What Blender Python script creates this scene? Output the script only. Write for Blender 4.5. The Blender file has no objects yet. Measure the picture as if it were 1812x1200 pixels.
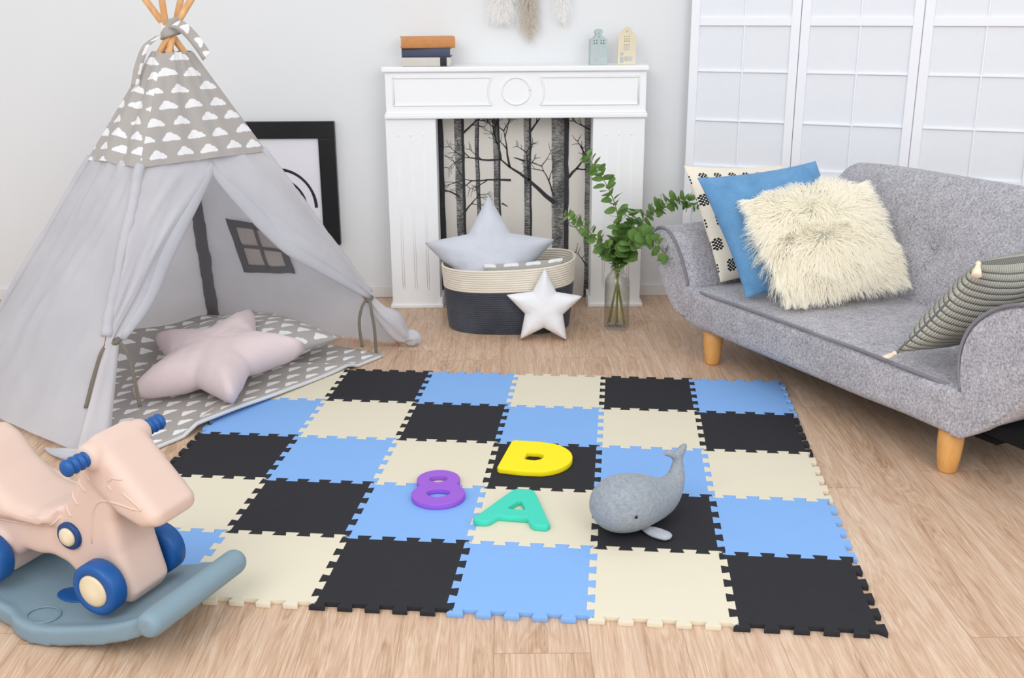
import bpy, bmesh, math, random
from mathutils import Vector as V, Matrix, noise, Quaternion
random.seed(7)
SC=bpy.context.scene; COL=SC.collection
PI=math.pi
def lin(c): return tuple(((x/255)/12.92 if x/255<=.04045 else ((x/255+.055)/1.055)**2.4) for x in c)+(1.,)
# ------------------------------------------------------------------ materials
class NT:
    def __init__(s,name):
        s.m=bpy.data.materials.new(name); s.m.use_nodes=True; s.t=s.m.node_tree
        s.b=s.t.nodes['Principled BSDF']; s.out=s.t.nodes['Material Output']
    def n(s,typ,**kw):
        x=s.t.nodes.new(typ)
        for k,v in kw.items(): setattr(x,k,v)
        return x
    def L(s,a,b): s.t.links.new(a,b)
    def put(s,sock,v):
        if v is None: return
        if isinstance(v,bpy.types.NodeSocket): s.L(v,sock)
        else: sock.default_value=v
    def M(s,op,a,b=None,c=None):
        x=s.n('ShaderNodeMath',operation=op); s.put(x.inputs[0],a); s.put(x.inputs[1],b); s.put(x.inputs[2],c); return x.outputs[0]
    def obj(s): return s.n('ShaderNodeTexCoord').outputs['Object']
    def uv(s): return s.n('ShaderNodeTexCoord').outputs['UV']
    def scale(s,vec,sc,rot=(0,0,0)):
        x=s.n('ShaderNodeMapping'); s.L(vec,x.inputs[0]); x.inputs['Scale'].default_value=sc; x.inputs['Rotation'].default_value=rot; return x.outputs[0]
    def noise(s,vec,scale,detail=3,rough=.5,dist=0):
        x=s.n('ShaderNodeTexNoise'); s.L(vec,x.inputs['Vector']); x.inputs['Scale'].default_value=scale; x.inputs['Detail'].default_value=detail
        x.inputs['Roughness'].default_value=rough; x.inputs['Distortion'].default_value=dist; return x.outputs['Fac']
    def ramp(s,fac,stops):
        x=s.n('ShaderNodeValToRGB'); s.L(fac,x.inputs[0]); e=x.color_ramp.elements
        while len(e)<len(stops): e.new(.5)
        for el,(p,c) in zip(e,stops): el.position=p; el.color=c
        return x.outputs[0]
    def mix(s,fac,a,b):
        x=s.n('ShaderNodeMix',data_type='RGBA'); s.put(x.inputs[0],fac); s.put(x.inputs[6],a); s.put(x.inputs[7],b); return x.outputs[2]
    def bump(s,h,strength=.3,dist=.002):
        x=s.n('ShaderNodeBump'); s.L(h,x.inputs['Height']); x.inputs['Strength'].default_value=strength; x.inputs['Distance'].default_value=dist
        s.L(x.outputs[0],s.b.inputs['Normal'])
    def fin(s,col,rough=.6,spec=.3,sheen=0):
        s.put(s.b.inputs['Base Color'],col); s.b.inputs['Roughness'].default_value=rough; s.b.inputs['Specular IOR Level'].default_value=spec
        if sheen: s.b.inputs['Sheen Weight'].default_value=sheen
        return s.m
def plain(name,c,rough=.5,spec=.4,var=.04,sc=25,bump=0):
    t=NT(name); o=t.obj(); a=lin(c); d=tuple(x*(1-var*2) for x in a[:3])+(1,); n=t.noise(o,sc,3)
    if bump: t.bump(t.noise(o,sc*12,2),bump,.001)
    return t.fin(t.mix(n,d,tuple(min(1,x*(1+var)) for x in a[:3])+(1,)),rough,spec)
def cloth(name,c,c2=None,weave=900,rough=.92,bump=.25,trans=0,mott=.5,big=6):
    t=NT(name); o=t.obj(); a=lin(c); b=lin(c2) if c2 else tuple(x*.86 for x in a[:3])+(1,)
    n1=t.noise(t.scale(o,(weave,weave*.35,weave)),1,2); n2=t.noise(t.scale(o,(weave*.35,weave,weave*.5)),1,2); n3=t.noise(o,big,3)
    f=t.M('ADD',t.M('MULTIPLY',t.M('ADD',n1,n2),mott),t.M('MULTIPLY',n3,1-mott))
    f=t.n('ShaderNodeMapRange'); 
    s=t.M('MULTIPLY',t.M('ADD',n1,n2),.5); s=t.M('ADD',t.M('MULTIPLY',s,mott),t.M('MULTIPLY',n3,1-mott))
    t.L(s,f.inputs[0]); f.inputs[1].default_value=.34; f.inputs[2].default_value=.66
    col=t.mix(f.outputs[0],b,a)
    if bump: t.bump(t.M('ADD',n1,n2),bump,.0015)
    m=t.fin(col,rough,.15,.15)
    if trans: translucent(t,col,trans)
    return m
def translucent(t,col,w):
    tr=t.n('ShaderNodeBsdfTranslucent'); t.put(tr.inputs[0],col); mx=t.n('ShaderNodeMixShader'); mx.inputs[0].default_value=w
    t.L(t.b.outputs[0],mx.inputs[1]); t.L(tr.outputs[0],mx.inputs[2]); t.L(mx.outputs[0],t.out.inputs[0])
def clouds(name,base=(182,177,173),white=(240,240,242),cw=.085,ch=.05,k=1.,trans=0):
    t=NT(name); sx=t.n('ShaderNodeSeparateXYZ'); t.L(t.uv(),sx.inputs[0])
    wob=t.noise(t.uv(),70,2)
    py=t.M('DIVIDE',sx.outputs[1],ch); row=t.M('FLOOR',py)
    px=t.M('ADD',t.M('DIVIDE',sx.outputs[0],cw),t.M('MULTIPLY',row,.37))
    cell=t.n('ShaderNodeCombineXYZ'); t.L(t.M('FLOOR',px),cell.inputs[0]); t.L(row,cell.inputs[1])
    wn=t.n('ShaderNodeTexWhiteNoise',noise_dimensions='2D'); t.L(cell.outputs[0],wn.inputs[0])
    jit=t.M('MULTIPLY',t.M('SUBTRACT',wn.outputs[0],.5),.012)
    X=t.M('ADD',t.M('MULTIPLY',t.M('SUBTRACT',t.M('FRACT',px),.5),cw),jit); Y=t.M('MULTIPLY',t.M('SUBTRACT',t.M('FRACT',py),.5),ch)
    Y=t.M('ADD',Y,t.M('MULTIPLY',t.M('SUBTRACT',wob,.5),.005)); Y=t.M('ADD',Y,t.M('MULTIPLY',jit,.5))
    acc=None
    for cx,cy,r in ((-.014,-.003,.0098),(-.001,.0035,.0135),(.0135,-.002,.0105),(.023,-.006,.0062),(-.023,-.006,.0055)):
        dx=t.M('SUBTRACT',X,cx*k); dy=t.M('SUBTRACT',Y,cy*k)
        d=t.M('SUBTRACT',t.M('SQRT',t.M('ADD',t.M('MULTIPLY',dx,dx),t.M('MULTIPLY',dy,dy))),r*k)
        acc=d if acc is None else t.M('MINIMUM',acc,d)
    acc=t.M('MAXIMUM',acc,t.M('SUBTRACT',-.0105*k,Y))
    mask=t.M('LESS_THAN',acc,0.)
    o=t.obj(); n1=t.noise(t.scale(o,(900,500,700)),1,2)
    b=lin(base); g=t.mix(n1,tuple(x*.85 for x in b[:3])+(1,),tuple(x*1.12 for x in b[:3])+(1,))
    col=t.mix(mask,g,lin(white)); t.bump(n1,.2,.001)
    m=t.fin(col,.92,.1,.1)
    if trans: translucent(t,col,trans)
    return m
def wood(name,a,b,sc=(60,60,6),rough=.45):
    t=NT(name); n=t.noise(t.scale(t.obj(),sc),1,4,.6,.6)
    return t.fin(t.ramp(n,[(.3,lin(a)),(.7,lin(b))]),rough,.4)
# ------------------------------------------------------------------ objects
def link(o):
    COL.objects.link(o); return o
def tag(o,label=None,cat=None,group=None,kind=None):
    for k,v in (('label',label),('category',cat),('group',group),('kind',kind)):
        if v: o[k]=v
    return o
def thing(name,label,cat,loc=(0,0,0),group=None):
    o=link(bpy.data.objects.new(name,None)); o.location=loc; o.empty_display_size=.05
    return tag(o,label,cat,group)
def ob(name,me,m=None,parent=None,smooth=True,label=None):
    if isinstance(me,bmesh.types.BMesh):
        bm=me; me=bpy.data.meshes.new(name); bm.to_mesh(me); bm.free()
    me.name=name
    if m is not None:
        me.materials.clear()
        for x in (m if isinstance(m,(list,tuple)) else [m]): me.materials.append(x)
    if smooth:
        for p in me.polygons: p.use_smooth=True
    o=link(bpy.data.objects.new(name,me))
    if parent is not None:
        o.parent=parent
        M=Matrix.Identity(4); q=parent
        while q is not None: M=Matrix.Translation(q.location)@M if q.type=='EMPTY' else M; q=q.parent
        o.matrix_parent_inverse=M.inverted() if parent.type=='EMPTY' else Matrix.Identity(4)
    if label: o['label']=label
    return o
def bake(me,mods):
    o=link(bpy.data.objects.new('tmp',me))
    for typ,kw in mods:
        md=o.modifiers.new(typ,typ)
        for k,v in kw.items(): setattr(md,k,v)
    dg=bpy.context.evaluated_depsgraph_get(); r=bpy.data.meshes.new_from_object(o.evaluated_get(dg))
    bpy.data.objects.remove(o); return r
def tomesh(bm):
    me=bpy.data.meshes.new('m'); bm.to_mesh(me); bm.free(); return me
def blob(bm,vox=.006,smooth=6,fac=.5):
    return bake(tomesh(bm),[('REMESH',dict(mode='VOXEL',voxel_size=vox,use_smooth_shade=True)),('SMOOTH',dict(iterations=smooth,factor=fac))])
def box(bm,lo,hi,bev=0,seg=2,M=None):
    r=bmesh.ops.create_cube(bm,size=1); vs=r['verts']
    lo=V(lo);hi=V(hi);c=(lo+hi)/2;s=hi-lo
    for v in vs: v.co=V((v.co.x*s.x,v.co.y*s.y,v.co.z*s.z))+c
    if bev:
        es=list({e for v in vs for e in v.link_edges}); q=bmesh.ops.bevel(bm,geom=es,offset=bev,segments=seg,affect='EDGES',profile=.5)
        vs=list({v for f in q['faces'] for v in f.verts}|{v for v in vs if v.is_valid})
    if M is not None:
        for v in vs: v.co=M@v.co
    return vs
def prism(bm,prof,P,d,bev=0,seg=3):
    """polygon prof (2D) mapped by P(a,b)->V, swept along vector d, edges rounded"""
    A=[bm.verts.new(P(a,b)) for a,b in prof]; B=[bm.verts.new(v.co+d) for v in A]; n=len(A)
    fs=[bm.faces.new(A),bm.faces.new(B[::-1])]+[bm.faces.new((A[i],B[i],B[(i+1)%n],A[(i+1)%n])) for i in range(n)]
    bmesh.ops.recalc_face_normals(bm,faces=fs)
    if bev: bmesh.ops.bevel(bm,geom=list({e for f in fs[:2] for e in f.edges}),offset=bev,segments=seg,affect='EDGES',profile=.5)
def spl(pts,n):
    """catmull-rom through points (any dimension tuples)"""
    P=[tuple(p) for p in pts]; P=[tuple(2*a-b for a,b in zip(P[0],P[1]))]+P+[tuple(2*a-b for a,b in zip(P[-1],P[-2]))]
    out=[]; k=len(P)-3
    for i in range(n+1):
        t=i/n*k; j=min(int(t),k-1); f=t-j; q=P[j:j+4]
        out.append(tuple(.5*((2*b)+(c-a)*f+(2*a-5*b+4*c-d)*f*f+(3*b-a-3*c+d)*f**3) for a,b,c,d in zip(*q)))
    return out
def tube(bm,pts,rad,sides=8,cap=True,flat=1.,up=None):
    pts=[V(p) for p in pts]; n=len(pts); rings=[]
    if not hasattr(rad,'__len__'): rad=[rad]*n
    N=None
    for i,p in enumerate(pts):
        T=(pts[min(i+1,n-1)]-pts[max(i-1,0)]).normalized()
        if N is None:
            N=V(up) if up else (V((0,0,1)) if abs(T.z)<.9 else V((1,0,0)))
        N=(N-T*N.dot(T)).normalized(); Bn=T.cross(N)
        rings.append([bm.verts.new(p+(N*math.cos(2*PI*k/sides)*flat+Bn*math.sin(2*PI*k/sides))*rad[i]) for k in range(sides)])
    for a,b in zip(rings,rings[1:]):
        for k in range(sides): bm.faces.new((a[k],a[(k+1)%sides],b[(k+1)%sides],b[k]))
    if cap: bm.faces.new(rings[0][::-1]); bm.faces.new(rings[-1])
def strand(bm,P,w,wd):
    P=[V(p) for p in P]; n=len(P); prev=None
    for i,p in enumerate(P):
        T=(P[min(i+1,n-1)]-P[max(i-1,0)]).normalized(); s=T.cross(wd)
        s=s.normalized() if s.length>1e-4 else T.orthogonal().normalized()
        a=bm.verts.new(p-s*w[i]); b=bm.verts.new(p+s*w[i])
        if prev: bm.faces.new((prev[0],prev[1],b,a))
        prev=(a,b)
def lathe(bm,prof,c=(0,0,0),seg=32,axis=None,ry=1.,capped=True):
    c=V(c); Q=V((0,0,1)).rotation_difference(V(axis)) if axis else Quaternion()
    rings=[]
    for r,z in prof:
        rings.append([bm.verts.new(c+Q@V((r*math.cos(2*PI*k/seg),r*ry*math.sin(2*PI*k/seg),z))) for k in range(seg)])
    for a,b in zip(rings,rings[1:]):
        for k in range(seg): bm.faces.new((a[k],a[(k+1)%seg],b[(k+1)%seg],b[k]))
    if capped: bm.faces.new(rings[0][::-1]); bm.faces.new(rings[-1])
def ball(bm,c,r,s=(1,1,1),u=16,v=10,Q=None):
    q=bmesh.ops.create_uvsphere(bm,u_segments=u,v_segments=v,radius=r)
    for w in q['verts']:
        p=V((w.co.x*s[0],w.co.y*s[1],w.co.z*s[2])); w.co=V(c)+(Q@p if Q else p)
def grid(f,nu,nv,uv=None,closed=False,thick=0):
    bm=bmesh.new(); ly=bm.loops.layers.uv.new('UV') if uv else None
    vs=[[bm.verts.new(f(i/nu,j/nv)) for j in range(nv+1)] for i in range(nu+1)]
    for i in range(nu):
        for j in range(nv):
            fc=bm.faces.new((vs[i][j],vs[i+1][j],vs[i+1][j+1],vs[i][j+1]))
            if uv:
                for lp,(a,b) in zip(fc.loops,((i,j),(i+1,j),(i+1,j+1),(i,j+1))): lp[ly].uv=uv(a/nu,b/nv)
    if thick:
        me=tomesh(bm); return bake(me,[('SOLIDIFY',dict(thickness=thick,offset=0))])
    return bm
def plate(polys,depth,bev=0,res=1):
    """flat shape with holes from closed 2D outlines, centred on z=0"""
    cu=bpy.data.curves.new('c','CURVE'); cu.dimensions='2D'; cu.fill_mode='BOTH'; cu.extrude=depth/2-bev; cu.bevel_depth=bev; cu.bevel_resolution=1; cu.offset=-bev
    for P in polys:
        s=cu.splines.new('POLY'); s.points.add(len(P)-1); s.use_cyclic_u=True
        for p,(x,y) in zip(s.points,P): p.co=(x,y,0,1)
    o=link(bpy.data.objects.new('c',cu)); dg=bpy.context.evaluated_depsgraph_get(); me=bpy.data.meshes.new_from_object(o.evaluated_get(dg))
    bpy.data.objects.remove(o); return me
def xf(me,M):
    me.transform(M); return me
def frame(o,x,y,z=None):
    x=V(x).normalized(); y=V(y); y=(y-x*y.dot(x)).normalized(); z=x.cross(y)
    M=Matrix((x,y,z)).transposed().to_4x4(); M.translation=V(o); return M
def sm(a,b,x):
    t=max(0,min(1,(x-a)/(b-a))); return t*t*(3-2*t)
def ns(x,y,z=0): return noise.noise(V((x,y,z)))

# ------------------------------------------------------------------ palette
M_wall=plain('wall_paint',(224,226,228),.75,.2,.01,3)
M_white=plain('white_lacquer',(240,241,243),.4,.4,.008,8)
M_white2=plain('white_satin_wood',(238,240,246),.45,.35,.01,8)
M_paper=plain('rice_paper',(229,232,238),.8,.1,.012,30)
M_base=plain('skirting_paint',(222,221,219),.5,.3,.01,6)
M_black=plain('black_frame',(24,24,26),.35,.4,.02,20)
M_art=plain('print_paper',(232,230,238),.7,.2,.01,9)
M_ink=plain('ink_navy',(58,56,70),.8,.1,.2,40)
M_pole=wood('pine_pole',(205,150,96),(226,180,128))
M_leg=wood('beech_leg',(212,152,82),(228,176,108),(40,40,5),.4)
M_tent=cloth('tent_cotton',(230,230,235),(213,213,219),1100,.95,.25,.44,.5,5)
M_trim=cloth('tent_trim_grey',(118,118,121),None,900)
M_cloud=clouds('cloud_print_cotton',trans=.15)
M_cloudmat=clouds('cloud_print_mat',(170,164,159),(238,238,238),.088,.05,.95)
M_ribbon=cloth('olive_ribbon',(120,114,104),None,800)
M_pink=cloth('blush_linen',(218,202,203),(205,188,189),1000,.95,.3,0,.5,9)
M_gstar=cloth('pale_grey_linen',(205,208,217),(192,195,204),1000,.95,.25)
M_wstar=cloth('white_cotton',(238,239,242),(226,227,231),1000,.95,.25)
M_lgrey=cloth('light_grey_lining',(212,215,220),None,1000)
M_blue=cloth('blue_linen',(112,160,202),(84,132,176),700,.95,.4,0,.6,20)
M_fur=plain('cream_fur',(255,252,243),.85,.1,.0,60)
M_sofa=cloth('grey_tweed',(202,200,206),(126,123,131),240,.95,.5,0,.85,20)
M_pipe=cloth('grey_piping',(142,140,147),(112,110,118),400)
M_under=plain('black_lining',(26,26,28),.8,.1)
M_rope1=cloth('cream_rope',(236,229,215),(214,205,190),500,.9,.5)
M_rope2=cloth('charcoal_rope',(86,89,99),(52,54,62),420,.9,.5)
M_felt=cloth('grey_felt',(160,167,175),(126,133,142),420,.97,.4,0,.65,90)
M_felt2=cloth('pale_grey_felt',(182,186,194),(156,160,168),420,.97,.4,0,.65,90)
M_eye=plain('black_eye',(18,18,20),.3,.5)
M_cream=plain('cream_foam',(218,210,189),.75,.2,.01,12,.15)
M_blk=plain('black_foam',(47,47,51),.75,.14,.05,40,.2)
M_blu=plain('blue_foam',(128,172,228),.7,.25,.015,12,.15)
M_yel=plain('yellow_foam',(247,226,20),.6,.3,.01,20,.15)
M_teal=plain('teal_foam',(66,205,180),.6,.3,.02,20,.15)
M_pur=plain('purple_foam',(153,93,205),.65,.3,.03,20,.3)
M_horse=plain('peach_plastic',(212,186,173),.5,.35,.01,10,.06)
M_hgroove=plain('peach_groove',(218,184,166),.55,.3,.02,10)
M_hblue=plain('blue_plastic',(18,82,150),.45,.4,.03,20,.06)
M_hnavy=plain('navy_plastic',(22,62,112),.45,.4,.03,20)
M_hbeige=plain('beige_plastic',(216,200,170),.45,.4,.02,20)
M_board=plain('slate_blue_plastic',(124,147,160),.5,.35,.02,14,.08)
M_leafs=[]
M_stem=plain('olive_stem',(128,128,52),.5,.3,.12,60)
M_book1=plain('tan_leather',(200,138,84),.6,.3,.08,40,.1)
M_book2=plain('navy_cloth',(72,80,102),.6,.3,.06,40,.15)
M_book3=plain('stone_cloth',(206,202,194),.7,.2,.04,60,.15)
M_bookb=plain('spine_black',(44,44,50),.6,.3)
M_page=plain('page_cream',(236,226,208),.8,.1,.04,200)
M_hg=plain('sage_metal',(178,192,192),.5,.35,.03,30)
M_hc=plain('cream_metal',(220,209,182),.5,.35,.03,30)
M_hdark=plain('house_inside',(236,236,234),.7,.1)
def _tr(m,w):
    n=m.node_tree.nodes; b=n['Principled BSDF']; tr=n.new('ShaderNodeBsdfTranslucent'); mx=n.new('ShaderNodeMixShader'); L=m.node_tree.links
    l=b.inputs['Base Color'].links[0].from_socket; L.new(l,tr.inputs[0]); mx.inputs[0].default_value=w; L.new(b.outputs[0],mx.inputs[1]); L.new(tr.outputs[0],mx.inputs[2]); L.new(mx.outputs[0],n['Material Output'].inputs[0]); return m
_tr(M_fur,.5)
M_pam1=plain('white_pampas',(250,249,248),.9,.1,.03,60)
M_pam2=plain('taupe_pampas',(226,219,208),.9,.1,.1,50)
_tr(M_pam1,.5); _tr(M_pam2,.45)
M_copper=plain('copper_pipe_paint',(192,132,92),.5,.4)
def leafmat(name,c,c2):
    t=NT(name); n=t.noise(t.obj(),45,3); col=t.mix(n,lin(c),lin(c2)); t.fin(col,.55,.3); translucent(t,col,.25); return t.m
M_leafs=[leafmat('leaf_dark',(92,132,58),(138,174,102)),leafmat('leaf_grey',(120,158,126),(156,188,160)),leafmat('leaf_lime',(130,166,54),(172,198,90))]
def hashmat():
    t=NT('cream_hash_print'); sx=t.n('ShaderNodeSeparateXYZ'); t.L(t.uv(),sx.inputs[0])
    cw,ch=.062,.085
    py=t.M('DIVIDE',sx.outputs[1],ch); row=t.M('FLOOR',py); px=t.M('ADD',t.M('DIVIDE',sx.outputs[0],cw),t.M('MULTIPLY',row,.5))
    X=t.M('MULTIPLY',t.M('SUBTRACT',t.M('FRACT',px),.5),cw); Y=t.M('MULTIPLY',t.M('SUBTRACT',t.M('FRACT',py),.5),ch)
    def bx(cx,cy,hx,hy): return t.M('MULTIPLY',t.M('LESS_THAN',t.M('ABSOLUTE',t.M('SUBTRACT',X,cx)),hx),t.M('LESS_THAN',t.M('ABSOLUTE',t.M('SUBTRACT',Y,cy)),hy))
    m=None
    for cx in (-.006,.006):
        for cy in (-.018,-.006,.006,.018):
            b=bx(cx,cy,.0042,.0042); m=b if m is None else t.M('MAXIMUM',m,b)
    for cy in (-.012,0,.012): m=t.M('MAXIMUM',m,bx(0,cy,.0035,.003))
    for cy in (-.012,0,.012):
        for cx in (-.0125,.0125): m=t.M('MAXIMUM',m,bx(cx,cy,.0038,.0038))
    n=t.noise(t.scale(t.obj(),(700,700,700)),1,2)
    t.bump(n,.3,.001); return t.fin(t.mix(m,t.mix(n,lin((226,216,198)),lin((242,234,219))),lin((42,42,46))),.95,.1)
M_hash=hashmat()
def knitmat():
    t=NT('ribbed_knit'); sx=t.n('ShaderNodeSeparateXYZ'); t.L(t.uv(),sx.inputs[0])
    st=t.M('SINE',t.M('MULTIPLY',sx.outputs[0],2*PI/.0065)); f=t.M('FRACT',t.M('DIVIDE',sx.outputs[1],.021))
    line=t.M('LESS_THAN',f,.2); rb=t.M('SINE',t.M('MULTIPLY',f,PI))
    c=t.mix(t.M('MULTIPLY',line,t.M('ADD',.55,t.M('MULTIPLY',st,.35))),t.mix(t.M('ADD',.5,t.M('MULTIPLY',st,.5)),lin((152,151,143)),lin((186,184,172))),lin((72,74,74)))
    t.bump(t.M('ADD',rb,t.M('MULTIPLY',st,.25)),.7,.006); return t.fin(c,.95,.1)
M_knit=knitmat()
M_tassel=plain('cream_tassel',(238,222,198),.9,.1,.06,80)
def barkmat():
    t=NT('printed_bark'); o=t.obj()
    a=t.noise(t.scale(o,(60,60,420)),1,3,.6,.8); b=t.noise(t.scale(o,(14,14,5)),1,2)
    s=t.M('ADD',t.M('MULTIPLY',a,.7),t.M('MULTIPLY',b,.45))
    return t.fin(t.ramp(s,[(.4,lin((52,52,55))),(.56,lin((98,97,98))),(.66,lin((168,165,160)))]),.85,.1)
M_bark=barkmat(); M_barkd=plain('printed_dark_bark',(66,66,69),.85,.1,.25,90)
M_wp=plain('wallpaper_stone',(218,214,206),.85,.1,.01,20)
def floormat():
    t=NT('oak_laminate'); o=t.obj(); sx=t.n('ShaderNodeSeparateXYZ'); t.L(o,sx.inputs[0])
    W,LEN=.195,1.285
    px=t.M('DIVIDE',t.M('ADD',sx.outputs[0],.041),W); ip=t.M('FLOOR',px); fx=t.M('FRACT',px)
    wn=t.n('ShaderNodeTexWhiteNoise',noise_dimensions='1D'); t.L(ip,wn.inputs['W'])
    py=t.M('ADD',t.M('DIVIDE',sx.outputs[1],LEN),wn.outputs[0]); iy=t.M('FLOOR',py); fy=t.M('FRACT',py)
    cc=t.n('ShaderNodeCombineXYZ'); t.L(ip,cc.inputs[0]); t.L(iy,cc.inputs[1])
    w2=t.n('ShaderNodeTexWhiteNoise',noise_dimensions='2D'); t.L(cc.outputs[0],w2.inputs[0])
    off=t.n('ShaderNodeVectorMath',operation='MULTIPLY_ADD'); t.L(w2.outputs['Color'],off.inputs[0]); off.inputs[1].default_value=(7,13,5); t.L(o,off.inputs[2])
    fine=t.noise(t.scale(off.outputs[0],(230,7,1)),1,4,.7,.4); mid=t.noise(t.scale(off.outputs[0],(11,1.05,1)),1,3,.55,2.2); big=t.noise(t.scale(off.outputs[0],(3.2,.7,1)),1,2)
    ring=t.M('SINE',t.M('MULTIPLY',mid,58)); pore=t.noise(t.scale(off.outputs[0],(330,11,1)),1,2,.6,.2)
    s=t.M('ADD',t.M('ADD',t.M('MULTIPLY',t.M('SUBTRACT',fine,.5),.62),t.M('MULTIPLY',ring,.07)),t.M('ADD',t.M('MULTIPLY',t.M('SUBTRACT',mid,.5),.55),t.M('ADD',t.M('MULTIPLY',t.M('SUBTRACT',big,.5),.35),t.M('MULTIPLY',t.M('SUBTRACT',w2.outputs['Value'],.5),.09))))
    s=t.M('ADD',s,.5)
    col=t.ramp(s,[(.14,lin((140,106,82))),(.40,lin((188,155,128))),(.56,lin((203,173,148))),(.82,lin((221,198,176)))])
    kn=t.noise(t.scale(off.outputs[0],(7,2.2,1)),1,2,.5,1.2)
    dk=t.n('ShaderNodeMapRange'); t.L(kn,dk.inputs[0]); dk.inputs[1].default_value=.66; dk.inputs[2].default_value=.78
    col=t.mix(t.M('MULTIPLY',dk.outputs[0],t.M('MULTIPLY',fine,.75)),col,lin((150,115,90)))
    pl=t.n('ShaderNodeMapRange'); t.L(pore,pl.inputs[0]); pl.inputs[1].default_value=.60; pl.inputs[2].default_value=.70
    col=t.mix(t.M('MULTIPLY',pl.outputs[0],.38),col,lin((238,222,206)))
    ex=t.M('MINIMUM',fx,t.M('SUBTRACT',1.,fx)); ey=t.M('MINIMUM',fy,t.M('SUBTRACT',1.,fy))
    seam=t.M('MAXIMUM',t.M('LESS_THAN',ex,.006),t.M('LESS_THAN',ey,.0011))
    col=t.mix(t.M('MULTIPLY',seam,.45),col,lin((140,108,84)))
    t.bump(t.M('SUBTRACT',t.M('MULTIPLY',fine,.5),seam),.25,.001)
    return t.fin(col,.48,.35)
M_floor=floormat()
# ------------------------------------------------------------------ setting
WY=4.52
bm=bmesh.new(); box(bm,(-4,-1.6,-.05),(4,WY,0)); tag(ob('floor',bm,M_floor,smooth=False),kind='structure')
bm=bmesh.new(); box(bm,(-4,WY,-.05),(4,WY+.1,2.6)); tag(ob('wall_back',bm,M_wall,smooth=False),kind='structure')
bm=bmesh.new(); box(bm,(-4,WY-.012,0),(-.52,WY,.052),.003); box(bm,(.56,WY-.012,0),(4,WY,.052),.003)
tag(ob('baseboard_back',bm,M_base,smooth=False),kind='structure')
# ------------------------------------------------------------------ mantelpiece
FY=4.335
t=thing('mantelpiece','white mock fireplace surround with panelled frieze against the back wall','fireplace',(.02,FY,0))
bm=bmesh.new(); box(bm,(-.513,FY-.018,.981),(.553,WY-.001,1.001),.004); ob('shelf',bm,M_white,t,False)
bm=bmesh.new(); box(bm,(-.502,FY,.815),(.546,WY-.03,.981),.002); fr=ob('frieze',bm,M_white,t,False)
bm=bmesh.new(); box(bm,(-.509,FY-.012,.797),(.553,FY+.02,.815),.004); box(bm,(-.505,FY-.006,.815),(.549,FY,.822),.002); ob('moulding',bm,M_white,t,False)
def ridge(bm,pts,r=.0045,closed=True):
    P=[V((x,FY-.001,z)) for x,z in pts]
    if closed: P=P+[P[0]]
    tube(bm,P,r,6,True)
bm=bmesh.new(); ridge(bm,[(.023+.056*math.cos(a),.904+.053*math.sin(a)) for a in [2*PI*k/40 for k in range(40)]])
for s in (-1,1):
    R=.112; a0=math.asin(.054/R)
    arc=[(.023+s*R*math.cos(a),.904+.054*math.sin(a)/math.sin(a0)*1.) for a in [a0*(1-2*k/14) for k in range(15)]]
    xo=.023+s*.493
    P=[(xo,.958)]+[(xo,.85)]+arc[::-1]
    dense=[]
    for i,p in enumerate(P):
        q=P[(i+1)%len(P)]; dense+= [p] + ([(p[0]+(q[0]-p[0])*f,p[1]+(q[1]-p[1])*f) for f in (.02,.98)] if i in (0,1,len(P)-1) else [])
    ridge(bm,dense)
ob('panel_moulding',bm,M_white,t)
for s,x0,x1 in ((0,-.508,-.304),(1,.335,.546)):
    bm=bmesh.new(); box(bm,(x0,FY+.006,.0),(x1,WY-.06,.797),.002); p=ob('pillar',bm,M_white,t,False)
    bm=bmesh.new(); cx=(x0+x1)/2
    for k in (-1,0,1):
        x=cx+k*.052
        for dx in (-.004,.004): tube(bm,[(x+dx,FY+.0065,.085),(x+dx,FY+.0065,.73)],.0016,5)
        ball(bm,(x,FY+.006,.73),.004,u=8,v=6); ball(bm,(x,FY+.006,.085),.004,u=8,v=6)
    ob('fluting',bm,M_white,p)
    bm=bmesh.new(); box(bm,(x0-.008,FY-.004,0),(x1+.012,WY-.055,.016),.003); box(bm,((x1 if s==0 else x0-.01),FY-.002,0),((x1+.01 if s==0 else x0),WY-.055,.045),.002); ob('plinth',bm,M_white,t,False)
# printed woodland panel (flat paper in the opening), own arrangement of bare trunks
t=thing('wallpaper_panel','stone coloured paper panel printed with bare grey tree trunks inside the fireplace opening','wallpaper',(.02,4.49,0))
PYW=4.495
bm=bmesh.new(); box(bm,(-.33,PYW,.004),(.375,PYW+.012,.80)); ob('backing_paper',bm,M_wp,t,False)
bm=bmesh.new(); box(bm,(.037,PYW-.0006,.004),(.0385,PYW,.80)); ob('paper_seam',bm,M_base,t,False)
def strip(bm,pts,y):
    """pts: (x,z,halfwidth)"""
    prev=None
    for i,(x,z,w) in enumerate(pts):
        x2,z2,_=pts[min(i+1,len(pts)-1)]; x1,z1,_=pts[max(i-1,0)]
        d=V((x2-x1,z2-z1)); d.normalize(); nx,nz=-d.y,d.x
        a=bm.verts.new((x+nx*w,y,z+nz*w)); b=bm.verts.new((x-nx*w,y,z-nz*w))
        if prev: bm.faces.new((prev[0],a,b,prev[1]))
        prev=(a,b)
bm=bmesh.new(); bd=bmesh.new()
for x,w,drk in ((-.291,.0125,1),(-.212,.0205,0),(-.137,.0085,0),(-.055,.0145,0),(.075,.016,0),(.215,.036,0),(.337,.018,0)):
    pts=[(x+.006*ns(x*9,k*.35)+(.797-k*.04)*-.008,max(.005,.797-k*.0418),w*(1+.12*ns(k*.9,x*20,3))) for k in range(20)]
    strip(bm if not drk else bd,pts,PYW-.0008)
    strip(bd,[(px+wd*.72,z,wd*.28) for px,z,wd in pts],PYW-.0012)
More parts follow.
